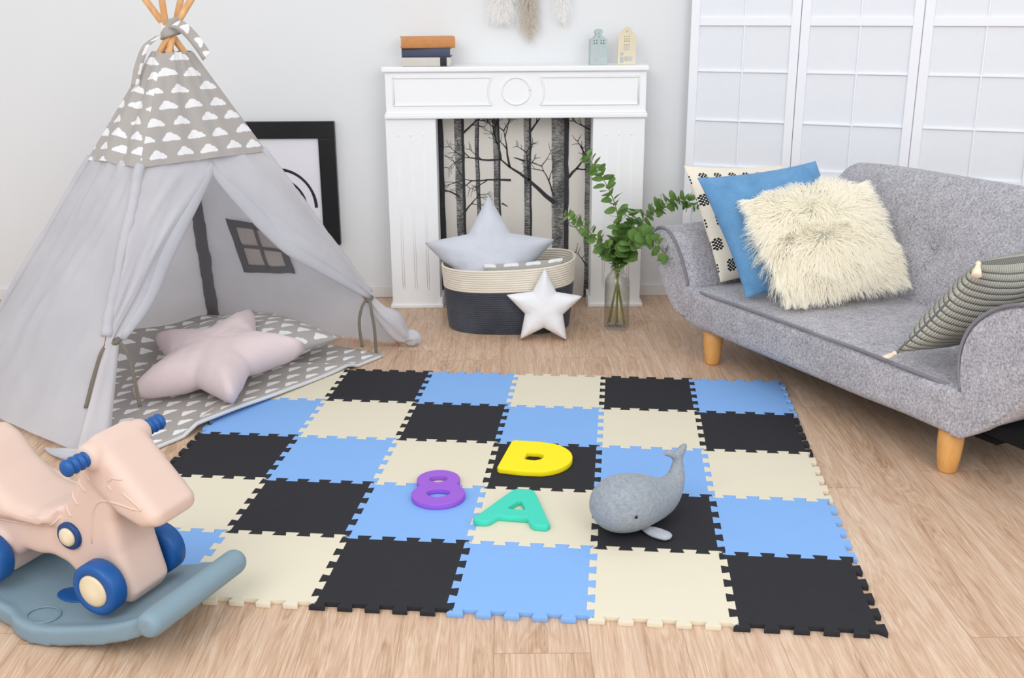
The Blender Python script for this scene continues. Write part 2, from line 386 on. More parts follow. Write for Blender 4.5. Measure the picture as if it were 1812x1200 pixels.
def branch(x,z,ang,L,w,dep,y):
    pts=[];a=ang
    n=6
    for k in range(n+1):
        pts.append((x,z,max(.0007,w*(1-.72*k/n)))); a+=random.uniform(-.17,.17); x+=L/n*math.cos(a); z+=L/n*math.sin(a)
        if dep and k in (2,4,5): 
            for s in ((-1,1) if k==5 else (random.choice((-1,1)),)): branch(x,z,a+s*random.uniform(.5,.95),L*random.uniform(.38,.55),w*.5,dep-1,y)
    strip(bd,pts,y)
for x,z,a,L,w,d in ((.19,.42,2.55,.30,.010,3),(.0,.52,3.0,.2,.005,2),(.235,.52,.75,.13,.007,2),(-.2,.72,.7,.1,.005,2),(.08,.72,.9,.1,.005,2),(-.22,.45,2.5,.11,.004,2),(-.2,.38,.9,.1,.004,2),(.33,.26,2.3,.09,.003,2),(.33,.14,2.4,.08,.003,1),(.335,.73,2.5,.08,.004,2),(.185,.45,1.9,.14,.004,2),(.06,.6,2.9,.05,.005,0),(-.04,.42,-.2,.03,.004,0)): branch(x,z,a,L,w,d,PYW-.0016)
ob('printed_trunks',bm,M_bark,t,False); ob('printed_branches',bd,M_barkd,t,False)
t=tag(ob('pipe',(lambda b:(tube(b,[(.556,4.5,.0),(.556,4.5,.55)],.006,8),b)[1])(bmesh.new()),M_copper),'thin copper coloured pipe running up the wall beside the fireplace','pipe')
# ------------------------------------------------------------------ books on the mantel
def book(name,label,x0,x1,z0,z1,d,mat,rot,spine=None):
    t=thing(name,label,'book',((x0+x1)/2,4.40,z0),'books stacked on the mantelpiece')
    bm=bmesh.new(); w=(x1-x0); h=z1-z0; th=.003
    pr=[(-d/2,h)]+[(d/2-.006+.006*math.sin(a)*1., h/2+h/2*math.cos(a)) for a in [PI*k/8 for k in range(9)]]+[(-d/2,0),(-d/2,th),(d/2-.007,th),(d/2-.007,h-th),(-d/2,h-th)]
    prism(bm,pr,lambda a,b:V((-w/2,-a,b)),V((w,0,0)))
    M=Matrix.Translation(((x0+x1)/2,4.40,z0))@Matrix.Rotation(rot,4,'Z'); bmesh.ops.transform(bm,matrix=M,verts=bm.verts); ob('cover',bm,mat,t,False)
    bm=bmesh.new(); box(bm,(-w/2+.004,-d/2+.008,th),(w/2-.004,d/2-.004,h-th)); bmesh.ops.transform(bm,matrix=M,verts=bm.verts); ob('pages',bm,M_page,t,False,label='cream paper pages')
    if spine:
        bm=bmesh.new(); prism(bm,[(d/2-.008+.0095*math.sin(a), h/2+(h/2+.0008)*math.cos(a)) for a in [PI*k/8 for k in range(9)]],lambda a,b:V((w/2-.042,-a,b)),V((.026,0,0))); bmesh.ops.transform(bm,matrix=M,verts=bm.verts); ob('spine_band',bm,spine,t,False,label='black band on the spine')
book('book','pale grey book with a black spine band at the bottom of the mantel stack',-.435,-.238,1.0015,1.0365,.135,M_book3,.02,M_bookb)
book('book','dark navy book in the middle of the mantel stack',-.43,-.237,1.037,1.0715,.13,M_book2,-.02)
book('book','tan leather book on top of the mantel stack',-.44,-.226,1.072,1.115,.14,M_book1,.13)
# ------------------------------------------------------------------ candle houses
def circ(cx,cy,r,n=14): return [(cx+r*math.cos(2*PI*k/n),cy+r*math.sin(2*PI*k/n)) for k in range(n)]
def rect(x0,y0,x1,y1): return [(x0,y0),(x1,y0),(x1,y1),(x0,y1)]
def house(label,cx,y,outline,holes,mat,rot,w,h2):
    t=thing('lantern_house',label,'ornament',(cx,y,1.001),'little metal houses on the mantelpiece')
    M=Matrix.Translation((cx,y,1.0015))@Matrix.Rotation(rot,4,'Z')
    front=plate([outline]+holes,.003); xf(front,M@Matrix.Translation((0,-.022,0))@Matrix.Rotation(PI/2,4,'X')); ob('front_wall',front,mat,t,False)
    back=plate([[(x_*.9,max(z_*.985,.072)) for x_,z_ in outline]],.003); xf(back,M@Matrix.Translation((0,.022,0))@Matrix.Rotation(PI/2,4,'X')); ob('back_wall',back,mat,t,False)
    for s in (-1,1):
        bm=bmesh.new(); box(bm,(s*w-.0015,-.022,0),(s*w+.0015,.022,h2)); bmesh.ops.transform(bm,matrix=M,verts=bm.verts); ob('side_wall',bm,mat,t,False)
    bm=bmesh.new(); box(bm,(-w,-.022,0),(w,.022,.003)); bmesh.ops.transform(bm,matrix=M,verts=bm.verts); ob('floor_plate',bm,mat,t,False)
g=[(-.034,0),(.034,0),(.034,.099),(.022,.105),(.0135,.112),(.011,.118),(.0135,.123)]+[(.016*math.cos(a),.127+.013*math.sin(a)) for a in [PI*k/10 for k in range(11)]]+[(-.0135,.123),(-.011,.118),(-.0135,.112),(-.022,.105),(-.034,.099)]
hs=[circ(0,.121,.0034),circ(0,.1085,.0034)]+[circ(x,z,.0033) for x in (-.019,-.009,.009,.0195) for z in (.094,.0835)]
for z in (.069,.058,.045,.034): hs+=[circ(.0195,z,.0031)]
for z in (.065,.054,.041,.030): hs+=[rect(.006,z,.0125,z+.008)]
for x in (-.0225,-.0125):
    for z in (.065,.054): hs.append(rect(x,z,x+.0075,z+.0085))
hs+=[[(-.0225,.041)]+[(-.0138+.0087*math.cos(a),.041+.0095*math.sin(a)) for a in [PI-PI*k/8 for k in range(9)]],rect(-.0225,.012,-.005,.038)]
house('sage grey metal house lantern with a rounded gable on the mantelpiece',.354,4.40,g,hs,M_hg,.08,.0325,.098)
g=[(-.036,0),(.036,0),(.036,.112),(.012,.141)]+[(.012*math.cos(a),.141+.006*math.sin(a)) for a in [PI*k/6 for k in range(1,6)]]+[(-.012,.141),(-.036,.112)]
hs=[circ(0,.129,.0047)]+[circ(x,z,.0024) for x in (-.009,0,.009) for z in (.109,.1,.091,.077)]
for x in (-.0125,-.0035,.0055):
    for z in (.064,.055): hs.append(rect(x,z,x+.0068,z+.0075))
hs+=[rect(-.026,.035,-.012,.048),rect(-.026,.008,-.012,.031),rect(-.008,.014,.006,.032),rect(.0075,.014,.024,.032)]
house('cream metal house lantern with a pointed gable on the mantelpiece',.469,4.40,g,hs,M_hc,-.06,.0345,.111)
# ------------------------------------------------------------------ framed print
t=thing('picture_frame','black framed abstract arch print on the back wall behind the tent','picture',(-.95,4.49,.24))
bm=bmesh.new(); x0,x1,z0,z1,w=-1.26,-.742,.243,.772,.071
for lo,hi in (((x0,4.49,z1-w),(x1,4.518,z1)),((x0,4.49,z0),(x1,4.518,z0+w)),((x0,4.49,z0+w),(x0+w,4.518,z1-w)),((x1-w,4.49,z0+w),(x1,4.518,z1-w))): box(bm,lo,hi,.002)
ob('frame',bm,M_black,t,False)
bm=bmesh.new(); box(bm,(x0+w,4.503,z0+w),(x1-w,4.516,z1-w)); pr=ob('print',bm,M_art,t,False)
bm=bmesh.new()
for r,w2,c in ((.158,.012,(-.997,.405)),(.118,.010,(-1.0,.405))):
    strip(bm,[(c[0]+r*math.cos(a),c[1]+r*1.05*math.sin(a),w2*(.5+.12*ns(a*2,r*9))) for a in [PI*k/30 for k in range(31)]],4.5022)
    
ob('painted_arch',bm,M_ink,pr,False)
# ------------------------------------------------------------------ pampas plumes
def plume(label,x,z0,z1,w,mat,n,y=4.468,bend=0):
    t=thing('pampas_plume',label,'dried grass',(x,y,z0),'pampas plumes hanging over the mantelpiece')
    bm=bmesh.new(); tube(bm,[(x,y,z0+.03),(x+bend*.3,y+.01,(z0+z1)/2),(x+bend,y+.02,z1),(x+bend,WY-.001,z1+.03)],.002,6); ob('stem',bm,M_page,t)
    bm=bmesh.new(); H=z1-z0
    for i in range(n):
        f=random.random()**.85; z=z0+.045+f*H; ww=w*min(1,.3+3.2*f)*random.uniform(.45,1.1); a=random.uniform(0,2*PI)
        x_=x+bend*f; P=[]; dx,dy=math.cos(a),math.sin(a)*.55; dr=random.uniform(.5,1.15)
        for k in range(7):
            s=k/6; r=ww*math.sin(s*PI*.62)/math.sin(PI*.62 if s>.8 else PI/2); P.append((x_+dx*r+.004*math.sin(i+s*5)*s,min(WY-.004,y+dy*r),z+.012*s-ww*dr*1.15*s**1.8-.01*s))
        strand(bm,P,[.0013*(1-.75*k/6) for k in range(7)],V((dx*.5,-1,.3)))
    ob('feathery_plume',bm,mat,t)
plume('white pampas plume hanging left of the taupe one over the mantel',-.032,1.12,1.42,.066,M_pam1,1300)
plume('taupe pampas plume hanging lowest, in the middle over the mantel',.078,1.05,1.42,.046,M_pam2,1200,bend=-.005)
plume('white pampas plume hanging right of the taupe one over the mantel',.212,1.115,1.42,.040,M_pam1,800)
# ------------------------------------------------------------------ folding screen
t=thing('folding_screen','white three-leaf shoji folding screen behind the sofa','room divider',(1.35,4.2,0))
sp=[(.735,4.455),(1.135,4.285),(1.545,4.105),(1.95,3.93)]
for i in range(3):
    a=V((*sp[i],0)); b=V((*sp[i+1],0)); W=(b-a).length; M=frame(a,b-a,(0,0,1)); Q=M  # local x along, y up, z toward the camera side
    def bx(bm,x0,y0,x1,y1,d,bev=.0015): 
        vs=box(bm,(x0,y0,-d),(x1,y1,d),bev,1,Q)
    g=.0015; bm=bmesh.new(); top=1.75
    bx(bm,g,0,.036,top,.011); bx(bm,W-.036,0,W-g,top,.011)
    for y in (.06,.575,1.165,top-.02): bx(bm,.036,y-.016,W-.036,y+.016,.0095)
    fr=ob('leaf_frame',bm,M_white2,t,False)
    bm=bmesh.new(); bx(bm,W/2-.0035,.07,W/2+.0035,top-.03,.006)
    for y in (.775,.972,1.37,1.56,.25,.41): bx(bm,.036,y-.0035,W-.036,y+.0035,.0065)
    ob('lattice',bm,M_white2,fr,False).matrix_parent_inverse=Matrix.Identity(4)
    bm=bmesh.new(); box(bm,(.034,.05,-.0035),(W-.034,top-.02,-.002),0,1,Q); ob('paper',bm,M_paper,fr,False).matrix_parent_inverse=Matrix.Identity(4)
#@@PART2
# ------------------------------------------------------------------ foam puzzle mat
YM=.1025578; cM,sM=math.cos(YM),math.sin(YM)
def mat2w(x,y,z=0): return V((-.88+cM*x+sM*y,3.546-sM*x+cM*y,z))
TH=.012
def tile_outline():
    s=.3; nt=5; per=s/nt; d=.0085; pts=[]
    side=[]
    for k in range(nt):
        a=k*per; b=a+per*.5
        side+=[(a+.0025 if k else a-.0,-d),(b-.0,-d) ,(b-.0035,d),(a+per+.0035,d)] if False else []
    gap=.0004
    for k in range(nt):
        a=k*per; m=a+per/2; e=a+per; w=.0022
        # tab (out) from a..m widening at the tip, notch (in) from m..e
        side+=[(a-w+gap,-d),(m+w-gap,-d),(m-w-gap,d),(e+w+gap,d)]
    side[0]=(-d+.004,-d); side[-1]=(s-d-gap,d)
    side=side[:-1]+[(s-d-gap,d)]
    out=[]
    for q in range(4):
        for x,y in side:
            p=(x-s/2,y-s/2)
            for _ in range(q): p=(-p[1],p[0])
            out.append(p)
    return out
def rounded(P,r):
    out=[];n=len(P)
    for i,p in enumerate(P):
        a=V(P[i-1]);b=V(p);c=V(P[(i+1)%n]); u=(a-b);v=(c-b); l=min(r,u.length*.4,v.length*.4)
        if u.length<1e-6 or v.length<1e-6: out.append(p); continue
        u.normalize();v.normalize()
        q0=b+u*l;q1=b+v*l
        out+= [tuple(q0),tuple((q0+q1)/4+b/2),tuple(q1)]
    return out
TO=rounded(tile_outline(),.0016)
base=plate([TO],TH,.0007)
tme=[]
for m in (M_cream,M_blk,M_blu):
    me=base.copy(); me.materials.clear(); me.materials.append(m); me.name='foam_tile'; tme.append(me)
cn=('cream','black','light blue'); rn=('the back row','second row from back','the middle row','second row from front','the front row'); on=('first','second','third','fourth','fifth','sixth')
extra={(3,4):', under the whale',(2,3):', under the yellow letter',(0,0):', half under the printed mat'}
for r in range(5):
    for c in range(6):
        k=(c-r)%3
        o=link(bpy.data.objects.new('foam_tile',tme[k])); o.location=mat2w((c+.5)*.3,-(r+.5)*.3,TH/2+.0002); o.rotation_euler=(0,0,-YM)
        tag(o,f'{cn[k]} foam puzzle tile, {on[c]} from left in {rn[r]}'+extra.get((r,c),''),'play mat tile','foam puzzle tiles')
# ------------------------------------------------------------------ foam letters
def letter(name,label,polys,m,c,ang,mir=1,th=.016):
    me=plate([rounded(P,.012) if len(P)<9 else P for P in polys],th,.0022)
    xf(me,Matrix.Translation((c[0],c[1],TH+th/2+.0004))@Matrix.Rotation(ang,4,'Z')); 
    tag(ob(name,me,m,smooth=False),label,'foam letter','foam letters on the puzzle mat')
def ell(cx,cy,rx,ry,n=28,a0=0,a1=2*PI): return [(cx+rx*math.cos(a0+(a1-a0)*k/n),cy+ry*math.sin(a0+(a1-a0)*k/n)) for k in range(n)]
# figure 8 outline from two lobes
def eight():
    P=[]; 
    for k in range(72):
        a=2*PI*k/72; s=math.sin(a); c=math.cos(a)
        y=.106*s; w=.0
        if y>0.012: t=(y-.045)/.061; w=.056*math.sqrt(max(0,1-t*t)) 
        else: t=(y+.04)/.066; w=.067*math.sqrt(max(0,1-t*t))
        P.append((w if c>0 else -w,y))
    return P
def eight2():
    R=[]
    n=26
    up=[(.058*math.cos(a),.048+.058*math.sin(a)) for a in [-.55+(PI+1.1)*k/n for k in range(n+1)]]
    lo=[(.070*math.cos(a),-.038+.066*math.sin(a)) for a in [PI-.62+(PI+1.24)*k/n for k in range(n+1)]]
    return up+lo
letter('foam_number','purple foam figure eight lying on the puzzle mat left of the letters',[eight2(),ell(0,.05,.024,.021),ell(0,-.035,.030,.024)],M_pur,(-.197,2.53),.06)
def dshape():
    return rounded([(-.092,-.1),(-.092,.1),(-.02,.102)],.02)[0:0]+[(-.088,-.092),(-.08,-.1),(-.01,-.104)]+[(.0+.105*math.cos(a),.0+.104*math.sin(a)) for a in [-PI/2+.35+(PI-.7)*k/24 for k in range(25)]]+[(-.01,.104),(-.08,.1),(-.088,.092)]
letter('foam_letter','yellow foam letter D lying on a black mat tile',[dshape(),[(-.022,-.026),(.004,-.027),(.02,-.016),(.024,0),(.02,.016),(.004,.027),(-.022,.026),(-.027,.02),(-.027,-.02)]],M_yel,(.063,2.722),-.22)
A=[(-.098,-.083),(-.09,-.094),(-.066,-.094),(-.053,-.084),(-.04,-.058),(.036,-.058),(.046,-.084),(.056,-.094),(.086,-.094),(.094,-.082),(.03,.088),(.018,.1),(-.018,.1),(-.03,.088)]
letter('foam_letter','teal foam letter A lying on a cream mat tile',[A,[(-.026,-.018),(.024,-.018),(.0,.04)]],M_teal,(.012,2.415),-.18)
# ------------------------------------------------------------------ plush whale
t=thing('plush_whale','grey felt plush whale with raised tail lying on a black mat tile','soft toy',(.29,2.34,TH))
bm=bmesh.new()
sp_=spl([(.247,2.30,.088,.058),(.255,2.303,.088,.072),(.278,2.315,.086,.0755),(.312,2.34,.079,.068),(.347,2.366,.070,.055),(.378,2.39,.072,.042),(.402,2.41,.090,.029),(.413,2.425,.115,.020),(.416,2.433,.142,.014)],60)
for x,y,z,r in sp_: ball(bm,(x,y,max(z,r*.86+.0125)),r,(1,1,.94 if r>.05 else 1),20,14)
def lobe(a,b,r0,r1,r2,fl=.6):
    a=V(a);b=V(b); Q=(b-a).to_track_quat('X','Z')
    for k in range(15):
        s=k/14; r=(r0*(1-s)**2+2*r1*2*s*(1-s)+r2*s*s) ; ball(bm,a.lerp(b,s)+V((0,0,.006*math.sin(s*PI))),r*.8,(1,1,fl),12,8,Q)
lobe((.416,2.432,.150),(.382,2.430,.162),.015,.0105,.0085,.75); lobe((.416,2.432,.150),(.434,2.44,.182),.015,.0105,.0085,.75)
ob('body',blob(bm,.0045,7),M_felt,t)
bm=bmesh.new(); a=V((.318,2.305,.022)); b=V((.362,2.268,.022)); Q=(b-a).to_track_quat('X','Z')
for k in range(12):
    s=k/11; ball(bm,a.lerp(b,s),.010+.012*math.sin(min(1,s*1.15)*PI*.62),(1,1,.42),14,8,Q)
fl_=blob(bm,.0035,5)
mz=min(v.co.z for v in fl_.vertices); xf(fl_,Matrix.Translation((0,0,TH+.0006-mz))); ob('flipper',fl_,M_felt2,t)
bm=bmesh.new(); ball(bm,(.289,2.2405,.086),.0055,(1,1,1),14,10); ob('eye',bm,M_eye,t,label='small black bead eye')
# ------------------------------------------------------------------ cushions
def wr(p,a,f): return a*(ns(p[0]*f,p[1]*f,p[2]*f)+.5*ns(p[0]*f*2.1,p[1]*f*2.1,p[2]*f*2.1+9))
def square_cushion(BL,TL,TR,BR,H,n=28,pinch=.07,wr_=.006,uvs=None,bot=None):
    """soft square cushion through four corner points; returns front bm (material 0) with back as material 1"""
    BL,TL,TR,BR=map(V,(BL,TL,TR,BR)); N=(BR-BL).cross(TL-BL).normalized()
    w=(BR-BL).length; h=(TL-BL).length
    bm=bmesh.new(); ly=bm.loops.layers.uv.new('UV'); rows={}
    def pt(i,j,s):
        a=2*i/n-1; b=2*j/n-1
        a=math.sin(a*PI/2); b=math.sin(b*PI/2)
        pa=a*(1-pinch*(1-b*b)**1*abs(a)**2); pb=b*(1-pinch*(1-a*a)*abs(b)**2)   # edges bow inwards, corners stay out
        u=(pa+1)/2; v=(pb+1)/2
        P=BL*(1-u)*(1-v)+BR*u*(1-v)+TR*u*v+TL*(1-u)*v
        hgt=H*max(0,(1-abs(a)**2.6))**.55*max(0,(1-abs(b)**2.6))**.55
        q=P+N*s*hgt
        k=min(1,hgt/H*1.6)
        return q+N*s*wr(q,wr_,9)*k+N*.35*wr(q,wr_,14)*k
    for s in (1,-1):
        for i in range(n+1):
            for j in range(n+1):
                if i in(0,n) or j in(0,n):
                    if (i,j,0) not in rows: rows[(i,j,0)]=bm.verts.new(pt(i,j,0))
                    rows[(i,j,s)]=rows[(i,j,0)]
                else: rows[(i,j,s)]=bm.verts.new(pt(i,j,s))
        for i in range(n):
            for j in range(n):
                q=((i,j),(i+1,j),(i+1,j+1),(i,j+1)); q=q if s==1 else q[::-1]
                f=bm.faces.new([rows[(*k,s)] for k in q]); f.material_index=0 if s==1 else 1
                for lp,(a,b) in zip(f.loops,q): lp[ly].uv=(math.sin((a/n-.5)*PI)*.5*w+.3+(.5 if s<0 else 0),math.sin((b/n-.5)*PI)*.5*h+.3)
    return bm
def star_cushion(M,r,H,ri=.52,n=110,m=16,wr_=.004,round_=.018,lean=None):
    """five-pointed star in the local XY plane of M, first tip along +Y"""
    out=[]
    for k in range(10):
        a=PI/2+k*PI/5; q=r if k%2==0 else r*ri; out.append(V((q*math.cos(a),q*math.sin(a))))
    def R(th):
        d=V((math.cos(th),math.sin(th)))
        for k in range(10):
            a,b=out[k],out[(k+1)%10]; e=b-a; den=d.x*e.y-d.y*e.x
            if abs(den)<1e-9: continue
            t_=(a.x*e.y-a.y*e.x)/den; s=(a.x*d.y-a.y*d.x)/den
            if t_>0 and -1e-6<=s<=1+1e-6: return t_
        return r*ri
    def dist(p):
        tot=0
        for k in range(10):
            a,b=out[k],out[(k+1)%10]; e=b-a; s=max(0,min(1,(p-a).dot(e)/e.dot(e))); tot+=max(1e-5,(p-a-e*s).length)**-3.2
        return tot**(-1/3.2)
    bm=bmesh.new(); n=110
    ang=[PI/2+2*PI*k/n for k in range(n)]
    W=r*ri*.66
    def hgt(p):
        d=min(1,dist(p)/W); return H*math.sqrt(max(0,d*(2-d)))
    cen=[bm.verts.new(M@V((0,0,s*hgt(V((0,0)))))) for s in (1,-1)]
    edge=[]
    for th in ang:
        q=R(th); q=min(q,r*.985); edge.append(bm.verts.new(M@V((q*math.cos(th),q*math.sin(th),0))))
    for s,cv in ((1,cen[0]),(-1,cen[1])):
        prev=[cv]*n
        for i in range(1,m+1):
            f=math.sin(i/m*PI/2)
            if i==m: cur=edge
            else:
                cur=[]
                for th in ang:
                    q=min(R(th),r*.985)*f; p=V((q*math.cos(th),q*math.sin(th))); z=hgt(p); 
                    P=V((p.x,p.y,s*(z+wr((p.x*3,p.y*3,s),wr_,8)*min(1,z/H*2)))); cur.append(bm.verts.new(M@P))
            for k in range(n):
                a,b=prev[k],prev[(k+1)%n]; c,d=cur[(k+1)%n],cur[k]
                f_=(a,d,c) if a is b else (a,d,c,b)
                bm.faces.new(f_ if s==1 else f_[::-1])
            prev=cur
    return bm
def floor_fix(bm,z0):
    """let cloth that would sink below z0 flatten out on it"""
    for v in bm.verts:
        if v.co.z<z0: v.co.z=z0
# pink star on the tent mat
PB=V((-.87,3.20,.075))
y_=V((-.08,.455,.17)).normalized(); x_=V((.97,.1,.0))
MP=Matrix(((.9704,.2267,-.0836,-.984),(-.2395,.9485,-.2074,3.325),(.0323,.2212,.9747,.125),(0,0,0,1)))
bm=star_cushion(MP,.298,.078,.51); floor_fix(bm,.037)
tag(ob('star_cushion',bm,M_pink),'blush pink star cushion lying on the cloud pillow inside the tent','cushion')
# cloud pillow under it
bm=square_cushion((-.90,3.335,.085),(-1.29,3.62,.095),(-.98,3.90,.105),(-.628,3.655,.085),.068,wr_=.004,pinch=.05); floor_fix(bm,.034)
ob_=tag(ob('pillow',bm,[M_cloud,M_lgrey]),'grey pillow with white clouds under the pink star cushion in the tent','cushion')
# grey star in the basket, cloud cushion, white star
Mx=frame((-.085,4.09,.258),(1,0,.02),(.0,.42,.9)); bm=star_cushion(Mx,.275,.075,.52)
for v in bm.verts:
    f=1-sm(.16,.27,v.co.z)
    v.co.y=v.co.y+(max(v.co.y,4.03+(v.co.y-4.0)*.3)-v.co.y)*f; v.co.x=v.co.x+(max(-.2,min(.2,v.co.x))-v.co.x)*f; v.co.z=max(v.co.z,.02)
tag(ob('star_cushion',bm,M_gstar),'pale grey star cushion standing in the rope basket','cushion')
bm=square_cushion((-.105,3.985,.115),(-.11,3.998,.272),(.205,4.02,.292),(.20,4.0,.125),.022,wr_=.002)
tag(ob('pillow',bm,[M_cloud,M_cloud]),'small grey cloud print cushion in front of the grey star in the basket','cushion')
Mx=frame((.124,3.892,.132),(1,-.02,-.02),(.03,.14,.97)); bm=star_cushion(Mx,.154,.046,.5,wr_=.002); 
mz=min(v.co.z for v in bm.verts)
bmesh.ops.translate(bm,verts=bm.verts,vec=(0,0,.001-mz))
tag(ob('star_cushion',bm,M_wstar),'white star cushion on the floor leaning against the rope basket','cushion')
# ------------------------------------------------------------------ rope basket
t=thing('storage_basket','oval rope basket in charcoal with a cream rim in front of the fireplace','basket',(-.01,4.1,0))
BC=(-.012,4.105)
def bring(z): 
    f=z/.26; tl=.014*f
    return .238+.026*f**.8, .158+.014*f, BC[0],BC[1]+.01*f
def basket_ring(bm,z,r,inset=0):
    a,b,cx,cy=bring(z); n=64; P=[]
    for k in range(n+2):
        th=2*PI*k/n; c,s=math.cos(th),math.sin(th); e=.78
        x=(a-inset)*math.copysign(abs(c)**e,c); y=(b-inset)*math.copysign(abs(s)**e,s)
        P.append((cx+x,cy+y,z+(z/.26)*(.014*x/a+.02*s*0+.004*math.sin(2*th+1))))
    tube(bm,P,r,8,False)
bd_=bmesh.new(); bb=bmesh.new(); hh=.0092
for k in range(29):
    z=.006+k*hh*.985
    basket_ring(bd_ if k<19 else bb,z,hh*.56)
ob('body',bd_,M_rope2,t); ob('rim_band',bb,M_rope1,t,label='cream rope band')
bm=bmesh.new(); lathe(bm,[(.232,.002),(.232,.01)],(BC[0],BC[1],0),48,None,.66); ob('bottom',bm,M_rope2,t,False)
bm=bmesh.new()
vs_=[]
for z in (.012,.10,.185):
    a,b,cx,cy=bring(z); ring=[]
    for k in range(64):
        th=2*PI*k/64; c,s=math.cos(th),math.sin(th); ring.append(bm.verts.new((cx+(a-.006)*math.copysign(abs(c)**.78,c),cy+(b-.006)*math.copysign(abs(s)**.78,s),z)))
    vs_.append(ring)
for A_,B_ in zip(vs_,vs_[1:]):
    for k in range(64): bm.faces.new((A_[k],A_[(k+1)%64],B_[(k+1)%64],B_[k]))
ob('lining',bm,M_rope2,t)
# ------------------------------------------------------------------ glass bottle vase with eucalyptus
VC=V((.418,4.035,0))
def glassmat(name,col,w0,w1):
    q=NT(name); tr=q.n('ShaderNodeBsdfTransparent'); tr.inputs[0].default_value=col; gl=q.n('ShaderNodeBsdfGlossy'); gl.inputs['Roughness'].default_value=.03
    lw=q.n('ShaderNodeLayerWeight'); lw.inputs[0].default_value=.35; f=q.M('ADD',w0,q.M('MULTIPLY',lw.outputs['Facing'],w1)); mx=q.n('ShaderNodeMixShader'); q.L(f,mx.inputs[0]); q.L(tr.outputs[0],mx.inputs[1]); q.L(gl.outputs[0],mx.inputs[2]); q.L(mx.outputs[0],q.out.inputs[0]); return q.m
M_glass=glassmat('clear_glass',(.985,.99,.986,1),.02,.38); M_water=glassmat('water',(.965,.972,.945,1),.015,.22)
t=thing('glass_vase','clear glass bottle vase half filled with water holding eucalyptus beside the fireplace','vase',VC)
bm=bmesh.new(); R_=.0505
lathe(bm,[(.0,.0005),(.046,.0005),(R_,.006),(R_,.19),(.047,.205),(.034,.222),(.027,.232),(.026,.25),(.028,.256),(.0262,.256),(.0243,.25),(.0253,.233),(.032,.2205),(.0452,.2035),(R_-.002,.189),(R_-.002,.010),(.044,.008),(.0,.008)],VC,40,capped=False); 
bmesh.ops.remove_doubles(bm,verts=bm.verts,dist=1e-5); ob('bottle',bm,M_glass,t)
bm=bmesh.new(); lathe(bm,[(.0,.0085),(.044,.0085),(R_-.0025,.0105),(R_-.0025,.188),(.0455,.199),(.0,.1995)],VC,40,capped=False); bmesh.ops.remove_doubles(bm,verts=bm.verts,dist=1e-5); ob('water',bm,M_water,t,label='clear water in the bottle')
def euc(label,tip,mids,foot,n,size,mats,spread=1.,start=.26):
    t=thing('eucalyptus_branch',label,'branch',VC+V((0,0,.02)),'eucalyptus branches in the glass vase')
    neck=VC+V((foot[0]*-.3,foot[1]*-.3,.245))
    pts=spl([tuple(VC+V((foot[0],foot[1],.014))),tuple(neck)]+[tuple(m) for m in mids]+[tuple(tip)],40)
    bm=bmesh.new(); tube(bm,pts,[.0032*(1-.7*i/40) for i in range(41)],6); st=ob('stem',bm,M_stem,t)
    bms=[bmesh.new(),bmesh.new(),bmesh.new()]
    pv=[V(p) for p in pts]; i0=next(i for i,p in enumerate(pv) if p.z>start)
    for k in range(n):
        f=k/(n-1); ii=i0+(40-i0)*f; i=min(39,int(ii)); p=pv[i].lerp(pv[i+1],ii-i); T=(pv[min(40,i+1)]-pv[i-1]).normalized()
        a0=k*2.0+random.random(); s=size*1.5*(1.05-.42*f)*random.uniform(.85,1.1)
        N=T.orthogonal().normalized()
        for half in (0,1):
            d=Quaternion(T,a0+half*PI+random.uniform(-.4,.4))@N; d=(d*spread+T*random.uniform(.15,.5)+V((0,0,random.uniform(-.2,.15)))).normalized()
            side=d.cross(T).normalized(); nr=side.cross(d).normalized()
            tw=Quaternion(d,random.uniform(-.7,.7)); side=tw@side; nr=tw@nr
            cu=random.uniform(.05,.2)
            b=bms[2 if f>.86 else (mats[0] if random.random()<.6 else mats[1])]
            def leaf(u,v):
                w=math.sin(PI*min(1,max(0,u))**.85)**.62 if 0<u<1 else 0
                x=(u)*s*2+.004; y=(v-.5)*2*w*s*.93
                return p+d*x+side*y+nr*(cu*(y*y/s)-cu*.6*(x-s)**2/s)
            g=grid(leaf,7,4); me=tomesh(g); b.from_mesh(me); bpy.data.meshes.remove(me)
    big=bmesh.new()
    for j,b in enumerate(bms):
        for f in b.faces: f.material_index=j
        me=tomesh(b); big.from_mesh(me); bpy.data.meshes.remove(me)
    ob('foliage',big,M_leafs,t)
euc('tall eucalyptus branch curving up left out of the vase with a lime tip',(.288,4.03,.685),[(.425,4.03,.36),(.40,4.02,.50),(.345,4.02,.61)],(.030,-.014),24,.0205,(0,1),.85)
euc('eucalyptus branch with small leaves reaching left toward the basket',(.212,3.99,.468),[(.36,4.01,.33),(.29,4.0,.41)],(.034,.01),20,.0140,(0,1),.9,.29)
euc('eucalyptus branch reaching far right above the sofa arm',(.705,3.99,.495),[(.475,4.02,.39),(.56,4.0,.485),(.64,3.99,.525)],(-.034,.006),30,.019,(1,0),1.)
euc('eucalyptus branch drooping right onto the sofa arm',(.573,3.735,.352),[(.455,3.97,.36),(.515,3.86,.405)],(-.024,.028),22,.0205,(0,0),1.)
euc('bushy short eucalyptus branch in the middle of the vase',(.475,4.02,.47),[(.425,4.03,.31),(.44,4.02,.38)],(-.005,-.02),18,.022,(1,1),1.)
euc('short dark eucalyptus sprig hanging low over the vase neck',(.37,4.0,.33),[(.415,4.02,.285),(.395,4.01,.32)],(.006,.02),10,.019,(0,0),1.,.255)
